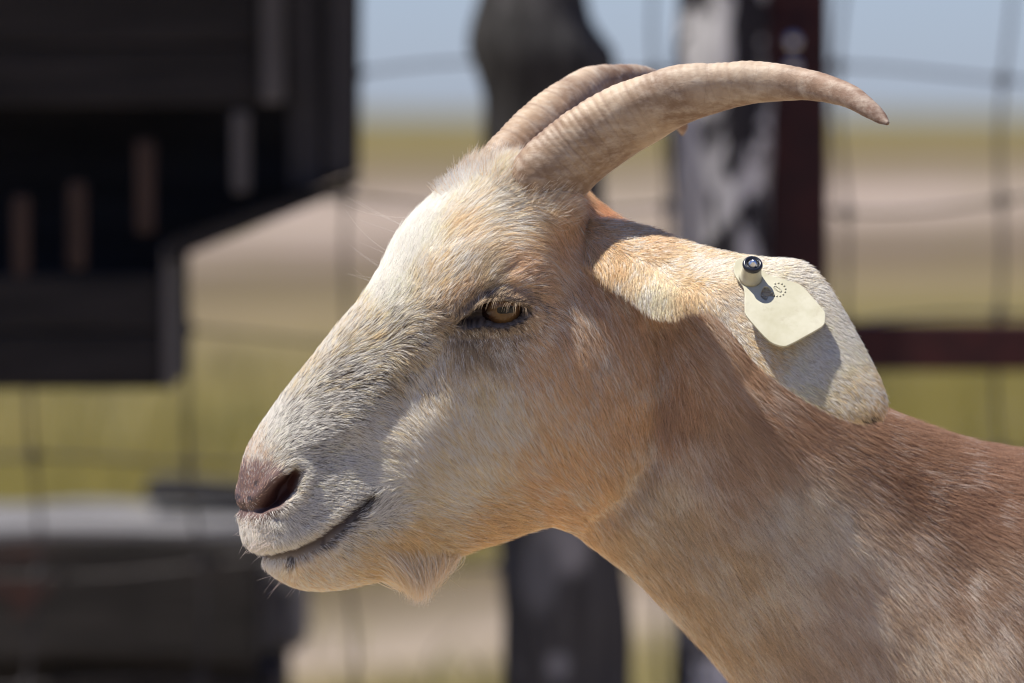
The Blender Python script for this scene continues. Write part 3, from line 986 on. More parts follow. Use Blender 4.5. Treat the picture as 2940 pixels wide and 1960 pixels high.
ec = idw(epx + ew[:, 0], epy + ew[:, 1], ectrl[:, :2], ectrl[:, 2:], 4, 30)
ecol, ewh, elen, elift = desat(srgb(ec[:, :3])), np.clip(ec[:, 3], 0, 1), ec[:, 4] * 0.001 * 0.78, ec[:, 5] * 0.75
efl = idw(epx, epy, np.array([(1750, 680), (1850, 680), (1800, 800), (1880, 850), (2000, 760), (2000, 870), (2250, 800), (2200, 950), (2400, 950), (2350, 1120), (2500, 1150)], float),
          np.array([(.8, .6), (.9, .35), (.25, .95), (.35, .9), (.95, .3), (.6, .8), (.9, .42), (.85, .55), (.75, .65), (.8, .6), (.6, .75)], float), 4, 25)
efl /= np.linalg.norm(efl, axis=1)[:, None]
eskin = ecol * 0.6
etip = sstep(.4, .8, gauss(epx, epy, 2496, 1207, 26, 9, -20))
eskin = eskin * (1 - .8 * etip)[:, None] + .02 * (.8 * etip)[:, None]

# legs (out of the picture, the goat stands on the ground)
legV, legF, legO = [], [], 0
for (lx, ly, rear) in ((3300, -.066, 0), (3300, .066, 0), (5150, -.074, 1), (5150, .074, 1)):
    x = float(at(lx, 2500, 0)[0])
    if not rear:
        pts = [(x, ly, .62), (x + .005, ly, .50), (x + .012, ly * .95, .40), (x + .006, ly * .92, .27), (x + .008, ly * .92, .24), (x + .012, ly * .92, .12), (x + .0, ly * .92, .055), (x - .012, ly * .92, .03), (x - .018, ly * .92, -.004)]
        rad = [.018, .056, .044, .028, .028, .019, .022, .026, .031]
    else:
        pts = [(x, ly, .62), (x - .02, ly, .50), (x - .03, ly, .40), (x + .02, ly * .95, .33), (x + .075, ly * .93, .26), (x + .07, ly * .93, .20), (x + .062, ly * .93, .12), (x + .05, ly * .93, .055), (x + .036, ly * .93, .03), (x + .03, ly * .93, -.004)]
        rad = [.02, .085, .068, .042, .031, .024, .020, .022, .026, .031]
    q = np.linspace(0, len(pts) - 1, 40)
    P_ = hermite(np.arange(len(pts)), np.array(pts), q); R_ = hermite(np.arange(len(pts)), np.array(rad), q)
    v, f = tube(P_, R_, 20)
    legV.append(v); legF += [tuple(i + legO for i in ff) for ff in f]; legO += len(v)
legV = warp(np.concatenate(legV))

# one continuous body object
allV = np.concatenate([bodyW, nearW, farW, legV])
o1 = len(bodyW); o2 = o1 + len(nearW); o3 = o2 + len(farW)
allF = [tuple(f) for f in bodyF] + [tuple(f + o1) for f in EARF] + [tuple((f + o2)[::-1]) for f in EARF] + [tuple(i + o3 for i in f) for f in legF]
allC = np.concatenate([skin, eskin, eskin, np.where(legV[:, 2:3] < .045, .03, srgb((176, 140, 112))[None])])
t = NT('goat_skin')
a = t.n('ShaderNodeAttribute', attribute_name='coat')
nz = t.noise(420, 3, 0.6)
m_skin = t.principled(t.mix(t.math('MULTIPLY', nz, 0.35), a.outputs['Color'], (0.03, 0.02, 0.015)), 0.6, 0.3, bump=nz, bump_s=0.5, bump_d=0.0006)

goat = empty('goat', (float(at(3300, 2500, 0)[0]), 0, 0))
tag(goat, 'tan and white horned goat in profile with drooping tagged ear', 'goat')
body = mesh_obj('body', allV, allF, m_skin, goat)
body.data.attributes.new('coat', 'FLOAT_COLOR', 'POINT').data.foreach_set('color', np.c_[allC, np.ones(len(allC))].astype(np.float32).ravel())


def horn(mirror):
    C = np.array([(1518, 580, 62, -.030), (1562, 524, 114, -.036), (1649, 440, 113, -.042), (1757, 363, 109, -.052), (1859, 311, 99, -.064), (1957, 270, 87, -.078), (2065, 249, 71, -.088),
                  (2170, 235, 61, -.101), (2306, 241, 46, -.122), (2425, 270, 34, -.146), (2495, 311, 26, -.160), (2530, 338, 17, -.167), (2549, 355, 5, -.172)], float)
    if mirror:
        C[:, 1] += np.interp(np.arange(len(C)), [0, 6, 12], [0, 0, 34])
    q = np.r_[np.linspace(0, len(C) - 2, 420), np.linspace(len(C) - 2, len(C) - 1, 14)[1:]]
    c = hermite(np.arange(len(C)), C, q)
    P_ = local(c[:, 0], c[:, 1], c[:, 3], True)
    r = c[:, 2] / 5060.0
    tg = np.gradient(P_, axis=0); tg /= np.linalg.norm(tg, axis=1)[:, None]
    lat = np.array([0, 1.0, 0]) - tg * tg[:, 1:2]
    lat /= np.linalg.norm(lat, axis=1)[:, None]
    up = np.cross(tg, lat)
    up *= np.sign(up[len(up) // 3, 2])
    tw_a = math.radians(22 if mirror else -14)
    ca15, sa15 = math.cos(tw_a), math.sin(tw_a)
    up, lat = up * ca15 + lat * sa15, lat * ca15 - up * sa15
    arc = np.r_[0, np.cumsum(np.linalg.norm(np.diff(P_, axis=0), axis=1))]
    n = 72
    ph = np.linspace(0, 2 * math.pi, n, endpoint=False)
    flat = np.interp(arc / arc[-1], [0, .5, 1], [.60, .64, .80])
    # section: keeled at the front/top edge
    cu, cl = np.cos(ph), np.sin(ph)
    V = (P_[:, None] + up[:, None] * (r[:, None] * np.sign(cu) * np.abs(cu) ** 0.95)[..., None]
         + lat[:, None] * (r[:, None] * flat[:, None] * cl * (1 + 0.10 * cu))[..., None])
    nrm = V - P_[:, None]
    nrm /= np.maximum(np.linalg.norm(nrm, axis=2, keepdims=True), 1e-9)
    # growth rings: uneven wavy ridges, strongest at base and front edge
    wv = arc[:, None] * 1.0 + 0.0035 * noise3(V, 30, 61) + 0.004 * (cu[None, :] * 0.6)
    rings = np.sin(wv * 2 * math.pi / 0.0044 + 4 * noise3(V, 22, 62)) * (0.6 + 0.5 * noise3(V, 40, 65)) + np.sin(wv * 2 * math.pi / 0.0135 + 2.0 + 2.5 * noise3(V, 14, 66)) * 0.35
    amp = np.interp(arc / arc[-1], [0, .15, .55, .8, 1], [.00026, .00031, .00022, .00006, .0])
    dsp = rings * amp[:, None] * (0.55 + 0.45 * cu[None, :]) + 0.00035 * noise3(V, 55, 63) + 0.00016 * noise3(V, 210, 64)
    V = V + nrm * dsp[..., None]
    V = V.reshape(-1, 3)
    if mirror: V = V * [1, -1, 1]
    k = len(q)
    ii = np.arange(k * n).reshape(k, n); jj = np.roll(ii, -1, 1)
    fs = np.stack([ii[:-1], jj[:-1], jj[1:], ii[1:]], -1).reshape(-1, 4)
    if mirror: fs = fs[:, ::-1]
    fs = [tuple(f) for f in fs] + [tuple(ii[-1])]
    o = mesh_obj('horn', warp(V, TH), fs, m_horn, goat)
    al = np.repeat(arc / arc[-1], n)
    o.data.attributes.new('along', 'FLOAT', 'POINT').data.foreach_set('value', al.astype(np.float32))
    o.data.attributes.new('medial', 'FLOAT', 'POINT').data.foreach_set('value', np.tile(np.clip(cl, 0, 1), len(q)).astype(np.float32))
    rg = (rings * (0.6 + 0.4 * cu[None, :])).reshape(-1) * np.repeat(np.interp(arc / arc[-1], [0, .5, .75, 1], [1, .8, .3, .1]), n)
    o.data.attributes.new('ring', 'FLOAT', 'POINT').data.foreach_set('value', rg.astype(np.float32))
    return o


t = NT('horn_keratin')
al = t.n('ShaderNodeAttribute', attribute_name='along').outputs['Fac']
rg = t.n('ShaderNodeAttribute', attribute_name='ring').outputs['Fac']
big = t.noise(26, 5, 0.6)
fine = t.noise(160, 5, 0.7, stretch=(0.5, 1, 1))
crk = t.n('ShaderNodeTexVoronoi', feature='DISTANCE_TO_EDGE', inp={'Scale': 55.0, 'Vector': t.n('ShaderNodeTexCoord').outputs['Object']}).outputs[0]
base = t.ramp(al, [(0.0, (0.20, 0.128, 0.076)), (0.18, (0.36, 0.262, 0.168)), (0.45, (0.44, 0.34, 0.235)), (0.62, (0.36, 0.275, 0.19)), (0.8, (0.30, 0.205, 0.138)), (0.95, (0.17, 0.105, 0.075)), (1.0, (0.11, 0.07, 0.055))])
base = t.mix(t.math('MULTIPLY', t.n('ShaderNodeAttribute', attribute_name='medial').outputs['Fac'], 0.65), base, (0.21, 0.108, 0.056))
col = t.mix(t.ramp(big, [(0.40, (0,)), (0.64, (0.85,))]), base, (0.15, 0.085, 0.05))
col = t.mix(t.ramp(fine, [(0.45, (0,)), (0.75, (0.6,))]), col, (0.52, 0.44, 0.34))
rm = t.n('ShaderNodeMapRange', inp={0: rg, 1: -0.15, 2: -1.0, 3: 0.0, 4: 0.55}).outputs[0]
col = t.mix(rm, col, (0.15, 0.085, 0.05))
col = t.mix(t.ramp(crk, [(0.0, (0.22,)), (0.012, (0,))]), col, (0.10, 0.06, 0.04))
m_horn = t.principled(col, 0.58, 0.30, bump=t.math('ADD', fine, t.math('MULTIPLY', big, 0.6)), bump_s=0.45, bump_d=0.0012)
horn(False)
horn(True)

# ----------------------------------------------------------------------------
# eyes
# ----------------------------------------------------------------------------
t = NT('goat_eye')
tc = t.n('ShaderNodeTexCoord').outputs['Object']
sp = t.n('ShaderNodeSeparateXYZ', inp={0: tc})
X_, Z_ = sp.outputs[0], sp.outputs[2]
rr = t.math('SQRT', t.math('ADD', t.math('POWER', X_, 2.0), t.math('POWER', Z_, 2.0)))
iris_n = t.noise(900, 3, 0.6)
iris = t.ramp(t.math('ADD', t.math('MULTIPLY', rr, 100.0), t.math('MULTIPLY', t.math('SUBTRACT', iris_n, 0.5), 0.3)),
              [(0.0, (0.085, 0.044, 0.016)), (0.5, (0.125, 0.068, 0.024)), (0.8, (0.075, 0.036, 0.014)), (1.0, (0.015, 0.007, 0.005))])
ax = t.math('POWER', t.math('ABSOLUTE', t.math('DIVIDE', X_, 0.0052)), 4.0)
az = t.math('POWER', t.math('ABSOLUTE', t.math('DIVIDE', t.math('SUBTRACT', Z_, 0.0008), 0.0020)), 4.0)
pup = t.math('LESS_THAN', t.math('ADD', ax, az), 1.0)
m_eye = t.principled(t.mix(pup, iris, (0.004, 0.004, 0.005)), 0.08, 0.3, Coat_Weight=0.0)
for sgn in (1, -1):
    R = 0.0130
    c = (EYE_P - EYE_N * (R - 0.0002)) * np.array([1, sgn, 1])
    n_ = EYE_N * np.array([1, sgn, 1])
    n_ = rotdir(n_, TH)
    n_ = n_ / np.linalg.norm(n_)
    c = warp(c, TH)
    bm = bmesh.new()
    bmesh.ops.create_uvsphere(bm, u_segments=48, v_segments=32, radius=R)
    me = bpy.data.meshes.new('eye')
    bm.to_mesh(me); bm.free()
    me.polygons.foreach_set('use_smooth', [True] * len(me.polygons))
    me.materials.append(m_eye)
    e = bpy.data.objects.new('eye', me)
    COL.objects.link(e)
    yv = Vector(-n_)
    xv = Vector((1, 0, 0.0)); xv = (xv - yv * xv.dot(yv)).normalized()
    zv = xv.cross(yv)
    mat = Matrix((xv, yv, zv)).transposed().to_4x4()
    mat.translation = Vector(c)
    e.parent = goat
    e.matrix_parent_inverse = Matrix.Translation(-goat.location)
    e.matrix_basis = mat

# ----------------------------------------------------------------------------
# ear tag
# ----------------------------------------------------------------------------
EW = warp(EO, TH)
ENW = rotdir(en, TH)
exp_, eyp_ = proj(EW)
k0 = np.unravel_index(np.argmin((exp_ - 2135) ** 2 + (eyp_ - 785) ** 2), exp_.shape)
k1 = np.unravel_index(np.argmin((exp_ - 2250) ** 2 + (eyp_ - 980) ** 2), exp_.shape)
ep0 = EW[k0] + ENW[k0] * 0.0035
ep1 = EW[k1] + ENW[k1] * 0.0095
kr = np.unravel_index(np.argmin((exp_ - 2360) ** 2 + (eyp_ - 920) ** 2), exp_.shape)
ep2 = EW[kr] + ENW[kr] * 0.0070
TN = np.cross(ep1 - ep0, ep2 - ep0); TN /= np.linalg.norm(TN)
if TN[1] > 0: TN = -TN
CAMP = np.array([0, -D0, CAMZ])


def on_tag(px, py, off=0.0):
    p = v3(px, py, 0.0)
    r = p - CAMP
    s = ((ep0 + TN * off - CAMP) @ TN) / (r @ TN)
    return CAMP + r * s


t = NT('cream_tag_plastic')
nz = t.noise(60, 4, 0.6)
stn = t.noise(140, 5, 0.7)
m_tag = t.principled(t.mix(t.ramp(stn, [(0.56, (0,)), (0.78, (0.5,))]), t.ramp(nz, [(0.3, (0.36, 0.335, 0.22)), (0.65, (0.45, 0.425, 0.31))]), (0.26, 0.22, 0.14)), 0.42, 0.4)
t = NT('black_rubber'); m_blk = t.principled((0.008, 0.009, 0.014), 0.3, 0.5)
outer = [(2105, 770), (2109, 757), (2120, 747), (2140, 744), (2165, 756), (2182, 774), (2199, 789), (2223, 799), (2290, 817), (2304, 825), (2364, 892), (2370, 904), (2368, 933), (2356, 945),
         (2264, 996), (2245, 999), (2214, 988), (2190, 966), (2143, 912), (2137, 898), (2138, 838), (2131, 822), (2110, 796)]
hole = [(2186, 838), (2194, 826), (2206, 828), (2230, 858), (2206, 853), (2200, 868), (2182, 856)]
bm = bmesh.new()
ed = []
for loop in (outer, hole):
    # soften corners
    pts = []
    for i in range(len(loop)):
        a_, b_ = np.array(loop[i], float), np.array(loop[(i + 1) % len(loop)], float)
        pts += [a_ * .8 + b_ * .2, a_ * .2 + b_ * .8]
    vv_ = [bm.verts.new(on_tag(*p)) for p in pts]
    ed += [bm.edges.new((vv_[i], vv_[(i + 1) % len(vv_)])) for i in range(len(vv_))]
bmesh.ops.triangle_fill(bm, use_beauty=True, use_dissolve=False, edges=ed)
r_ = bmesh.ops.extrude_face_region(bm, geom=list(bm.faces))
for v in [g for g in r_['geom'] if isinstance(g, bmesh.types.BMVert)]:
    v.co += Vector(TN * 0.0016)
tagp = bm_obj('ear_tag', bm, m_tag, goat)
bv = tagp.modifiers.new('bevel', 'BEVEL'); bv.width = 0.0004; bv.segments = 2; bv.limit_method = 'ANGLE'


def lathe(name, profile, origin, axis, mat, parent, n=40):
    """profile: (radius, height) list"""
    ax_ = axis / np.linalg.norm(axis)
    u = np.cross(ax_, [0, 0, 1.0]); u /= np.linalg.norm(u)
    w = np.cross(ax_, u)
    ph = np.linspace(0, 2 * math.pi, n, endpoint=False)
    V, Fs = [], []
    for r, h in profile:
        V.append(origin + ax_ * h + (np.cos(ph)[:, None] * u + np.sin(ph)[:, None] * w) * r)
    k = len(profile)
    for i in range(k - 1):
        for j in range(n):
            Fs.append((i * n + j, i * n + (j + 1) % n, (i + 1) * n + (j + 1) % n, (i + 1) * n + j))
    Fs.append(tuple(range(n))[::-1]); Fs.append(tuple((k - 1) * n + j for j in range(n)))
    bm = bmesh.new()
    bv_ = [bm.verts.new(p) for p in np.concatenate(V)]
    for f in Fs: bm.faces.new([bv_[i] for i in f])
    o = bm_obj(name, bm, mat, None, True)
    o.parent = parent
    o.matrix_parent_inverse = Matrix.Identity(4)
    return o


SO = on_tag(2155, 796, 0.0016)
AX = TN * 0.97 + np.array([0.06, 0, 0.10])
st_ = lathe('collar', [(.0066, 0), (.0060, .0012), (.0056, .004), (.0052, .0085), (.0052, .0098), (.0044, .0102)], SO, AX, m_tag, tagp)
tw = [(.0034, .0094), (.0034, .0118), (.0042, .0126), (.0052, .0122), (.0057, .0108), (.0053, .0096)]
lathe('stud_ring', tw, SO, AX, m_blk, tagp)
t = NT('stud_metal'); m_stud = t.principled((0.62, 0.63, 0.65), 0.28, 0.5, Metallic=1.0)
lathe('stud_tip', [(.0031, .0100), (.0031, .0112), (.0024, .0124), (.0012, .0140), (.0003, .0148)], SO, AX, m_stud, tagp)
bm = bmesh.new()
for k in range(11):
    a_ = math.radians(-115 + k * 27)
    p = on_tag(2234 + 21 * math.cos(a_), 831 + 19 * math.sin(a_), 0.0016)
    bmesh.ops.create_uvsphere(bm, u_segments=10, v_segments=6, radius=0.00062, matrix=Matrix.Translation(p))
for k in range(16):
    a_ = 2 * math.pi * k / 16
    p = on_tag(2232 + 10 * math.cos(a_) + 4 * math.sin(a_), 829 + 7 * math.sin(a_) + 4 * math.cos(a_), 0.0016)
    bmesh.ops.create_uvsphere(bm, u_segments=8, v_segments=6, radius=0.0005, matrix=Matrix.Translation(p))
em_ = bm_obj('sun_emblem', bm, m_tag, None, True)
em_.parent = tagp
em_.matrix_parent_inverse = Matrix.Identity(4)

# ----------------------------------------------------------------------------
# coat: hair strands
# ----------------------------------------------------------------------------
t = NT('hair_strand')
a = t.n('ShaderNodeAttribute', attribute_name='tint')
p = t.n('ShaderNodeBsdfPrincipled')
t.t.links.new(a.outputs['Color'], p.inputs['Base Color'])
p.inputs['Roughness'].default_value = 0.42
p.inputs['Specular IOR Level'].default_value = 0.35
tr = t.n('ShaderNodeBsdfTranslucent')
t.t.links.new(a.outputs['Color'], tr.inputs[0])
mx = t.n('ShaderNodeMixShader')
mx.inputs[0].default_value = 0.35
t.t.links.new(p.outputs[0], mx.inputs[1]); t.t.links.new(tr.outputs[0], mx.inputs[2])
t.t.links.new(mx.outputs[0], t.out.inputs[0])
m_hair = t.m


def tri_sample(V, F, dens, n):
    """area-weighted samples on quads (as two triangles); dens per vertex"""
    T = np.concatenate([F[:, [0, 1, 2]], F[:, [0, 2, 3]]])
    A, B, C = V[T[:, 0]], V[T[:, 1]], V[T[:, 2]]
    cr = np.cross(B - A, C - A)
    ar = np.linalg.norm(cr, axis=1) * 0.5
    w = ar * dens[T].mean(1)
    cs = np.cumsum(w)
    k = np.searchsorted(cs, rng.random(n) * cs[-1])
    k = np.clip(k, 0, len(T) - 1)
    r1 = np.sqrt(rng.random(n)); r2 = rng.random(n)
    bc = np.stack([1 - r1, r1 * (1 - r2), r1 * r2], -1)
    return T[k], bc, cr[k] / np.maximum(np.linalg.norm(cr[k], axis=1), 1e-15)[:, None]


def vnormals(V, F):
    n = np.cross(V[F[:, 2]] - V[F[:, 0]], V[F[:, 3]] - V[F[:, 1]])
    o = np.zeros_like(V)
    for k in range(4):
        for c in range(3):
            o[:, c] += np.bincount(F[:, k], n[:, c], len(V))
    return o / np.maximum(np.linalg.norm(o, axis=1), 1e-15)[:, None]


def hair_object(name, P, tint, rad, parent):
    """P: (n, k, 3)"""
    n, k = P.shape[:2]
    c = bpy.data.hair_curves.new(name)
    c.add_curves([k] * n)
    c.position_data.foreach_set('vector', P.astype(np.float32).ravel())
    rr_ = c.attributes.get('radius') or c.attributes.new('radius', 'FLOAT', 'POINT')
    prof = np.interp(np.linspace(0, 1, k), [0, .35, 1], [1.0, .9, .18])
    rr_.data.foreach_set('value', (rad[:, None] * prof[None]).astype(np.float32).ravel())
    ca_ = c.attributes.new('tint', 'FLOAT_COLOR', 'CURVE')
    ca_.data.foreach_set('color', np.c_[tint, np.ones(n)].astype(np.float32).ravel())
    c.materials.append(m_hair)
    o = link(name, c, parent)
    return o


def grow(V, F, n, dens, flow, length, lift, col, white, dark, outward, K=4, clump=0.0015, radius=0.000084, jit=0.18, softneck=0.35):
    T, bc, _ = tri_sample(V, F, dens, n)
    g = lambda a: (a[T] * (bc[..., None] if a.ndim == 2 else bc)).sum(1)
    root = g(V)
    nr_ = g(outward); nr_ /= np.linalg.norm(nr_, axis=1)[:, None]
    fd_ = g(flow)
    fd_ = fd_ - nr_ * np.sum(fd_ * nr_, 1, keepdims=True)
    fd_ += rng.normal(0, jit, fd_.shape) * np.linalg.norm(fd_, axis=1, keepdims=True) * 0.9
    fd_ = fd_ - nr_ * np.sum(fd_ * nr_, 1, keepdims=True)
    fd_ /= np.maximum(np.linalg.norm(fd_, axis=1), 1e-6)[:, None]
    L = g(length) * rng.uniform(0.65, 1.25, n)
    lf = np.clip(g(lift) + rng.normal(0, 0.07, n), 0.04, 1.2)
    # clumps: strands of one cell lean to a common tip
    q = root + 0.5 * clump * np.stack([noise3(root, 1 / clump * .45, s) for s in (1, 2, 3)], -1)
    key = np.floor(q / clump).astype(np.int64)
    key = (key[:, 0] + 50000) * 10**10 + (key[:, 1] + 50000) * 10**5 + key[:, 2] + 50000
    _, inv = np.unique(key, return_inverse=True)
    cnt = np.bincount(inv)
    mean = lambda a: np.stack([np.bincount(inv, a[:, c]) / cnt for c in range(3)], -1)[inv]
    cr_, cd_, cl_ = mean(root), mean(fd_), (np.bincount(inv, L) / cnt)[inv]
    cj = rng.normal(0, 0.16, (len(cnt), 3))[inv]
    tau = np.linspace(0, 1, K)
    P = np.zeros((n, K, 3))
    amt = rng.uniform(0.15, 0.75, n)
    for i, s in enumerate(tau):
        own = root + fd_ * (L * s)[:, None] + nr_ * (L * lf * s * (1.15 - 0.55 * s))[:, None]
        cd2 = cd_ + cj - nr_ * np.sum((cd_ + cj) * nr_, 1, keepdims=True)
        com = cr_ + cd2 * (L * s)[:, None] + nr_ * (L * lf * s * (1.15 - 0.55 * s))[:, None]
        P[:, i] = own + (com - own) * (amt * s ** 1.3)[:, None]
    P[:, 0] -= nr_ * 0.0004
    # strand colours
    w = g(white); dk = g(dark); c = g(col)
    qx, _q = proj(root)
    soft = sstep(1650, 2050, qx) * softneck + sstep(1350, 1650, qx) * 0.25 * softneck
    st = noise3(root, 120, 91) * 0.22 + noise3(root, 330, 92) * 0.16 + noise3(root, 55, 93) * 0.28
    cw = (np.random.default_rng(5).random(len(cnt)))[inv]
    u = np.clip(rng.random(n) * 0.55 + cw * 0.45 + st * (0.6 + 0.5 * sstep(1600, 1900, qx)), 0, 1)
    iswhite = u < w
    tone = rng.uniform(0.72, 1.22, n)
    c = np.clip(c * tone[:, None], 0, .9)
    c = np.where(iswhite[:, None], (np.array([.87, .83, .745]) * (1 - soft)[:, None] + c * 1.25 * soft[:, None]) * rng.uniform(.85, 1.08, n)[:, None], c)
    deep = rng.random(n) < 0.08 * (1 - w)
    c = np.where(deep[:, None], c * np.array([.5, .42, .36]), c)
    isd = rng.random(n) < dk * 0.85
    c = np.where(isd[:, None], np.array([.045, .032, .026]) * rng.uniform(.6, 2.4, n)[:, None], c)
    return P, np.clip(c, 0, .90), np.full(n, radius) * rng.uniform(.7, 1.25, n)


bn = vnormals(bodyW, bodyF)
# orientation
cc_ = warp(np.repeat(((Tq + Bq) / 2)[:, None], nc, 1).reshape(-1, 3))
if np.sum(np.sum(bn * (bodyW - cc_), 1)) < 0: bn = -bn
ppx, ppy = proj(bodyW)
inside = sstep(-160, -20, ppx) * sstep(3100, 2960, ppx) * sstep(2120, 1980, ppy)
nearside = np.where(FSIDE.reshape(-1) < 0, 1.0, 0.35)
dens = (0.05 + 0.95 * inside) * nearside * (1 - bare)
dens = dens * np.where(px_ < 1100, 1.35, 1.0)
res = [grow(bodyW, bodyF, 400000, dens, vflow, vlen, vlift, vcol, vwhite, vdark, bn)]
eout = vnormals(nearW, EARF)
cmid = nearW.reshape(nu, ne, 3).mean(1, keepdims=True)
EF = EARF
esgn = np.sign(np.sum(eout.reshape(nu, ne, 3)[:, nv // 2] * ENW[:, nv // 2]))
eout = eout * esgn
edens = np.tile(np.r_[np.ones(nv), 0.35 * np.ones(nv)], nu)
z0 = np.zeros(len(nearW))
ef3 = rotdir(np.stack([efl[:, 0], np.zeros(len(efl)), -efl[:, 1]], -1), np.full(len(efl), TH))
# give the flow a component along the tilted blade
res.append(grow(nearW, EARF, 42000, edens, ef3, elen, elift, ecol, ewh, etip, eout, clump=0.0016, radius=0.00010, softneck=0.0))
fout = vnormals(farW, EARF[:, ::-1])
fs_ = rotdir(en * [1, -1, 1], TH)
fout *= np.sign(np.sum(fout.reshape(nu, ne, 3)[:, nv // 2] * fs_[:, nv // 2]))
res.append(grow(farW, EARF[:, ::-1], 9000, edens, ef3, elen, elift, ecol, ewh, etip, fout, clump=0.0016, radius=0.00016))
legQ = np.array([f for f in legF if len(f) == 4])
ln_ = vnormals(legV, legQ)
lw_ = np.where(legV[:, 2] > .05, 1.0, 0.0)
one = np.ones(len(legV))
lc_ = legV.reshape(4, -1, 20, 3).mean(2, keepdims=True)
ln_ *= np.sign(np.sum(ln_.reshape(4, -1, 20, 3) * (legV.reshape(4, -1, 20, 3) - lc_)))
res.append(grow(legV, legQ, 9000, lw_, np.tile([.25, 0, -1.0], (len(legV), 1)), one * .013, one * .12, np.tile(srgb((186, 146, 112)), (len(legV), 1)), one * .3, one * 0, ln_, clump=0.004, radius=0.00022))
P = np.concatenate([r[0] for r in res]); Tn = np.concatenate([r[1] for r in res]); Rd = np.concatenate([r[2] for r in res])
coat = hair_object('coat', P, Tn, Rd, goat)

# ---- beard, lashes, whiskers, forehead tuft
LP, LT, LR = [], [], []


def strand(p0, p1, bend, tint, rad, k=6, curl=0.0):
    s = np.linspace(0, 1, k)[:, None]
    return p0 + (p1 - p0) * s + bend * (s * (1 - s) * 4)


def surf_near(px, py):
    k = np.argmin((ppx.reshape(NR, nc)[:, :M + 1] - px) ** 2 + (ppy.reshape(NR, nc)[:, :M + 1] - py) ** 2)
    i, j = np.unravel_index(k, (NR, M + 1))
    return i, j


bw3 = bodyW.reshape(NR, nc, 3); bn3 = bn.reshape(NR, nc, 3)
# beard: roots on the underside of the jaw, both sides of the median
nb_ = 3000
under = np.where((FPX > 1085) & (FPX < 1335) & (FPY > 1575))
sel = rng.integers(0, len(under[0]), nb_)
bi, bj = under[0][sel], under[1][sel]
r0 = bw3[bi, bj] + rng.normal(0, 0.0008, (nb_, 3))
rpx = FPX[bi, bj]
tx = 1190 + (rpx - 1210) * 0.30 + rng.normal(0, 16, nb_)
ty = 1738 - 0.62 * np.abs(rpx - 1190) * (rpx > 1190) - 0.45 * np.abs(rpx - 1190) * (rpx <= 1190) - np.abs(rng.normal(0, 34, nb_))
tX, tZ = at(tx + 22, ty, 0.0)
ymid = -0.045 + r0[:, 1] * 0.0
tipc = np.stack([tX, r0[:, 1] * 0.55 + rng.normal(0, 0.002, nb_) - 0.012, tZ], -1)
for k in range(nb_):
    LP.append(strand(r0[k], tipc[k], np.array([0.004, 0, -0.002]) * rng.uniform(.2, 1.2) + rng.normal(0, .0006, 3), None, None))
cb = np.array([[.84, .66, .45]]) * rng.uniform(.75, 1.2, (nb_, 1))
cb = np.where(rng.random((nb_, 1)) < .4, np.array([[.86, .80, .70]]), cb)
LT.append(cb); LR.append(rng.uniform(.00007, .00012, nb_))
# stray beard wisps
for k in range(26):
    i = rng.integers(0, nb_)
    a0 = r0[i]
    e_ = tipc[i] + np.array([rng.uniform(-.006, .022), rng.normal(0, .004), rng.uniform(-.010, .012)])
    LP.append(strand(a0, e_, np.array([rng.uniform(0, .006), 0, -rng.uniform(.002, .009)]), None, None))
LT.append(np.tile([.6, .52, .42], (26, 1))); LR.append(np.full(26, .00005))
# eyelashes
nl = 70
lx = rng.uniform(1345, 1512, nl)
ly = np.interp(lx, EU[:, 0], EU[:, 1]) - 2
for k in range(nl):
    i, j = surf_near(lx[k], ly[k] - 5)
    b0 = bw3[i, j] + bn3[i, j] * .0008
    L = rng.uniform(.0055, .0100)
    fan = (lx[k] - 1450) / 75
    dr = np.array([-.30 + .35 * fan + rng.normal(0, .13), -.62, -.72 + rng.normal(0, .12)])
    dr /= np.linalg.norm(dr)
    LP.append(strand(b0, b0 + dr * L, np.array([0, -.0010, .0012]), None, None))
cl_ = np.where(rng.random((nl, 1)) < .6, np.array([[.58, .44, .28]]), np.array([[.10, .07, .05]]))
LT.append(cl_); LR.append(rng.uniform(.00007, .00010, nl))
# dark short hairs fringing the lids
nl = 420
lx = rng.uniform(1330, 1520, nl)
for k in range(nl):
    up_ = rng.random() < .6
    yb = np.interp(lx[k], (EU if up_ else EL)[:, 0], (EU if up_ else EL)[:, 1]) + (-rng.uniform(3, 13) if up_ else rng.uniform(4, 12))
    i, j = surf_near(lx[k], yb)
    b0, nn = bw3[i, j] + rng.normal(0, .0005, 3), bn3[i, j]
    dr = nn * .55 + np.array([.45 + rng.normal(0, .3), 0, (.5 if up_ else -.6) + rng.normal(0, .3)])
    LP.append(strand(b0, b0 + dr / np.linalg.norm(dr) * rng.uniform(.0025, .005), np.zeros(3), None, None))
LT.append(np.array([[.035, .026, .022]]) * rng.uniform(.6, 2.5, (nl, 1))); LR.append(rng.uniform(.00006, .0001, nl))
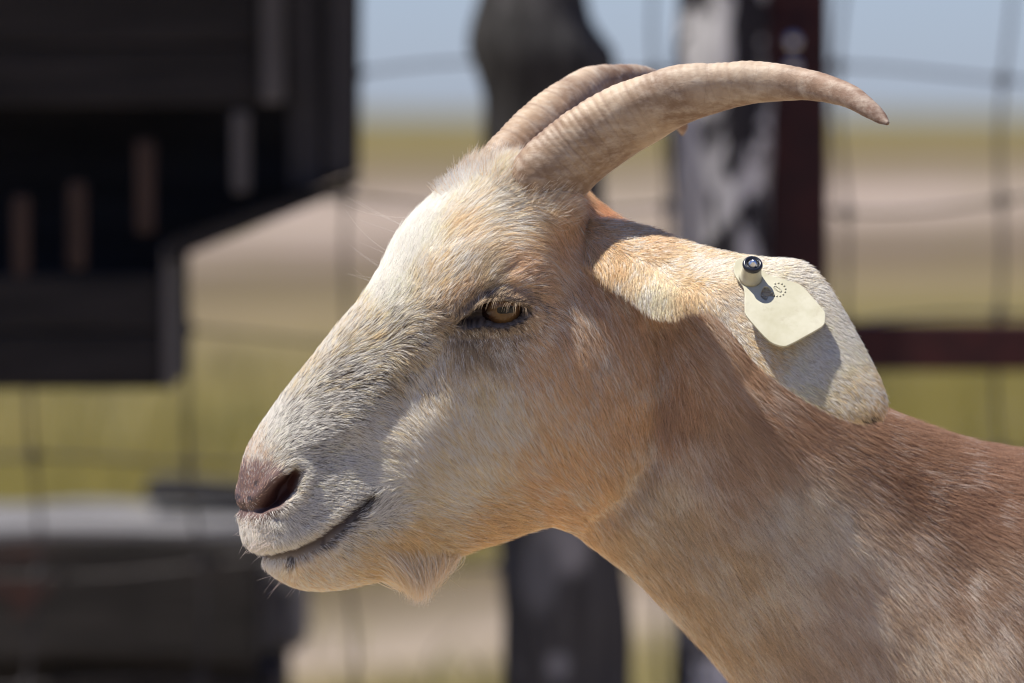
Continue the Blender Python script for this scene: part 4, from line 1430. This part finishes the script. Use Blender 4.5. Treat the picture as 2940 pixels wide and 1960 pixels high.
# whiskers: chin, upper lip, far brow, below the eye
wk = []
for k in range(18):
    wk.append((rng.uniform(755, 870), rng.uniform(1610, 1685), (-.7 + rng.normal(0, .3), -.2 + rng.normal(0, .3), -.65 + rng.normal(0, .35)), rng.uniform(.005, .014)))
for k in range(46):
    wk.append((rng.uniform(705, 790), rng.uniform(1490, 1580), (-.6 + rng.normal(0, .35), -.55 + rng.normal(0, .3), -.55 + rng.normal(0, .4)), rng.uniform(.004, .013)))
for k in range(7):
    wk.append((rng.uniform(1390, 1500), rng.uniform(945, 985), (.35 + rng.normal(0, .2), -.3, -.9), rng.uniform(.010, .022)))
for k in range(5):
    wk.append((rng.uniform(1440, 1560), rng.uniform(760, 800), (.85, -.45, .45 + rng.normal(0, .15)), rng.uniform(.012, .022)))
for (wx, wy, dr, L) in wk:
    i, j = surf_near(wx, wy)
    b0 = bw3[i, j]
    dr = np.array(dr); dr /= np.linalg.norm(dr)
    LP.append(strand(b0, b0 + dr * L, rng.normal(0, .0003, 3), None, None))
LT.append(np.tile([.80, .68, .60], (len(wk), 1))); LR.append(rng.uniform(.00005, .00008, len(wk)))
nw = 0
for k in range(12):
    wy = rng.uniform(640, 880)
    row = np.where((FSIDE > 0) & (np.abs(FPY - wy) < 25) & (np.abs(FPX - 1330) < 60))
    if len(row[0]) == 0: continue
    s_ = rng.integers(0, len(row[0]))
    b0 = bw3[row[0][s_], row[1][s_]]
    e_ = v3(rng.uniform(985, 1040), wy - rng.uniform(40, 130), 0.05)
    LP.append(strand(b0, e_, rng.normal(0, .002, 3), None, None)); nw += 1
LT.append(np.tile([.55, .5, .44], (nw, 1))); LR.append(np.full(nw, .00006))
# forehead tuft and hairs crossing the horn bases
nt_ = 1500
tw_ = np.where(((FPX > 1190) & (FPX < 1420) & (FPY < 600 - (FPX - 1190) * .42)))
sel = rng.integers(0, len(tw_[0]), nt_)
for k in range(nt_):
    b0, nn = bw3[tw_[0][sel[k]], tw_[1][sel[k]]], bn3[tw_[0][sel[k]], tw_[1][sel[k]]]
    xk = FPX[tw_[0][sel[k]], tw_[1][sel[k]]]
    f_ = np.clip((xk - 1190) / 200, 0, 1)
    dr = nn * .7 + np.array([-.6 + 1.1 * f_, -.1, .05 + .35 * f_]) + rng.normal(0, .22, 3)
    dr /= np.linalg.norm(dr)
    L = rng.uniform(.004, .0095)
    LP.append(strand(b0, b0 + dr * L, rng.normal(0, .0005, 3), None, None))
cb = np.where(rng.random((nt_, 1)) < .85, np.array([[.86, .83, .77]]), srgb((226, 186, 132))[None])
LT.append(cb * rng.uniform(.85, 1.05, (nt_, 1))); LR.append(rng.uniform(.00007, .00012, nt_))
nh = 3200
hc = [(1553, 532)]
cand = np.where((seg_dist(FPX, FPY, [(1420, 480), (1510, 525), (1610, 610)])[0] < 46))
sel = rng.integers(0, len(cand[0]), nh)
hax = rotdir(local(np.array(1648.), np.array(440.), -.042, True) - local(np.array(1553.), np.array(532.), -.036, True), TH)
hax = hax / np.linalg.norm(hax)
for k in range(nh):
    i, j = cand[0][sel[k]], cand[1][sel[k]]
    b0, nn = bw3[i, j] + rng.normal(0, .0006, 3), bn3[i, j]
    dr = nn * rng.uniform(.25, .6) + hax * .8 + np.array([0, 0, 0.0]) + rng.normal(0, .22, 3)
    LP.append(strand(b0, b0 + dr / np.linalg.norm(dr) * rng.uniform(.005, .012), rng.normal(0, .0005, 3), None, None))
cb = np.where(rng.random((nh, 1)) < .45, np.array([[.84, .78, .68]]), np.array([[.72, .54, .36]]))
LT.append(cb * rng.uniform(.7, 1.1, (nh, 1))); LR.append(rng.uniform(.00007, .00011, nh))
LP = np.array(LP); LT = np.concatenate(LT); LR = np.concatenate(LR)
longh = hair_object('long_hair', LP, np.clip(LT, 0, .9), LR, goat)
print('hair', len(P), len(LP), 'tris', sum(len(m.polygons) for m in bpy.data.meshes) * 2)
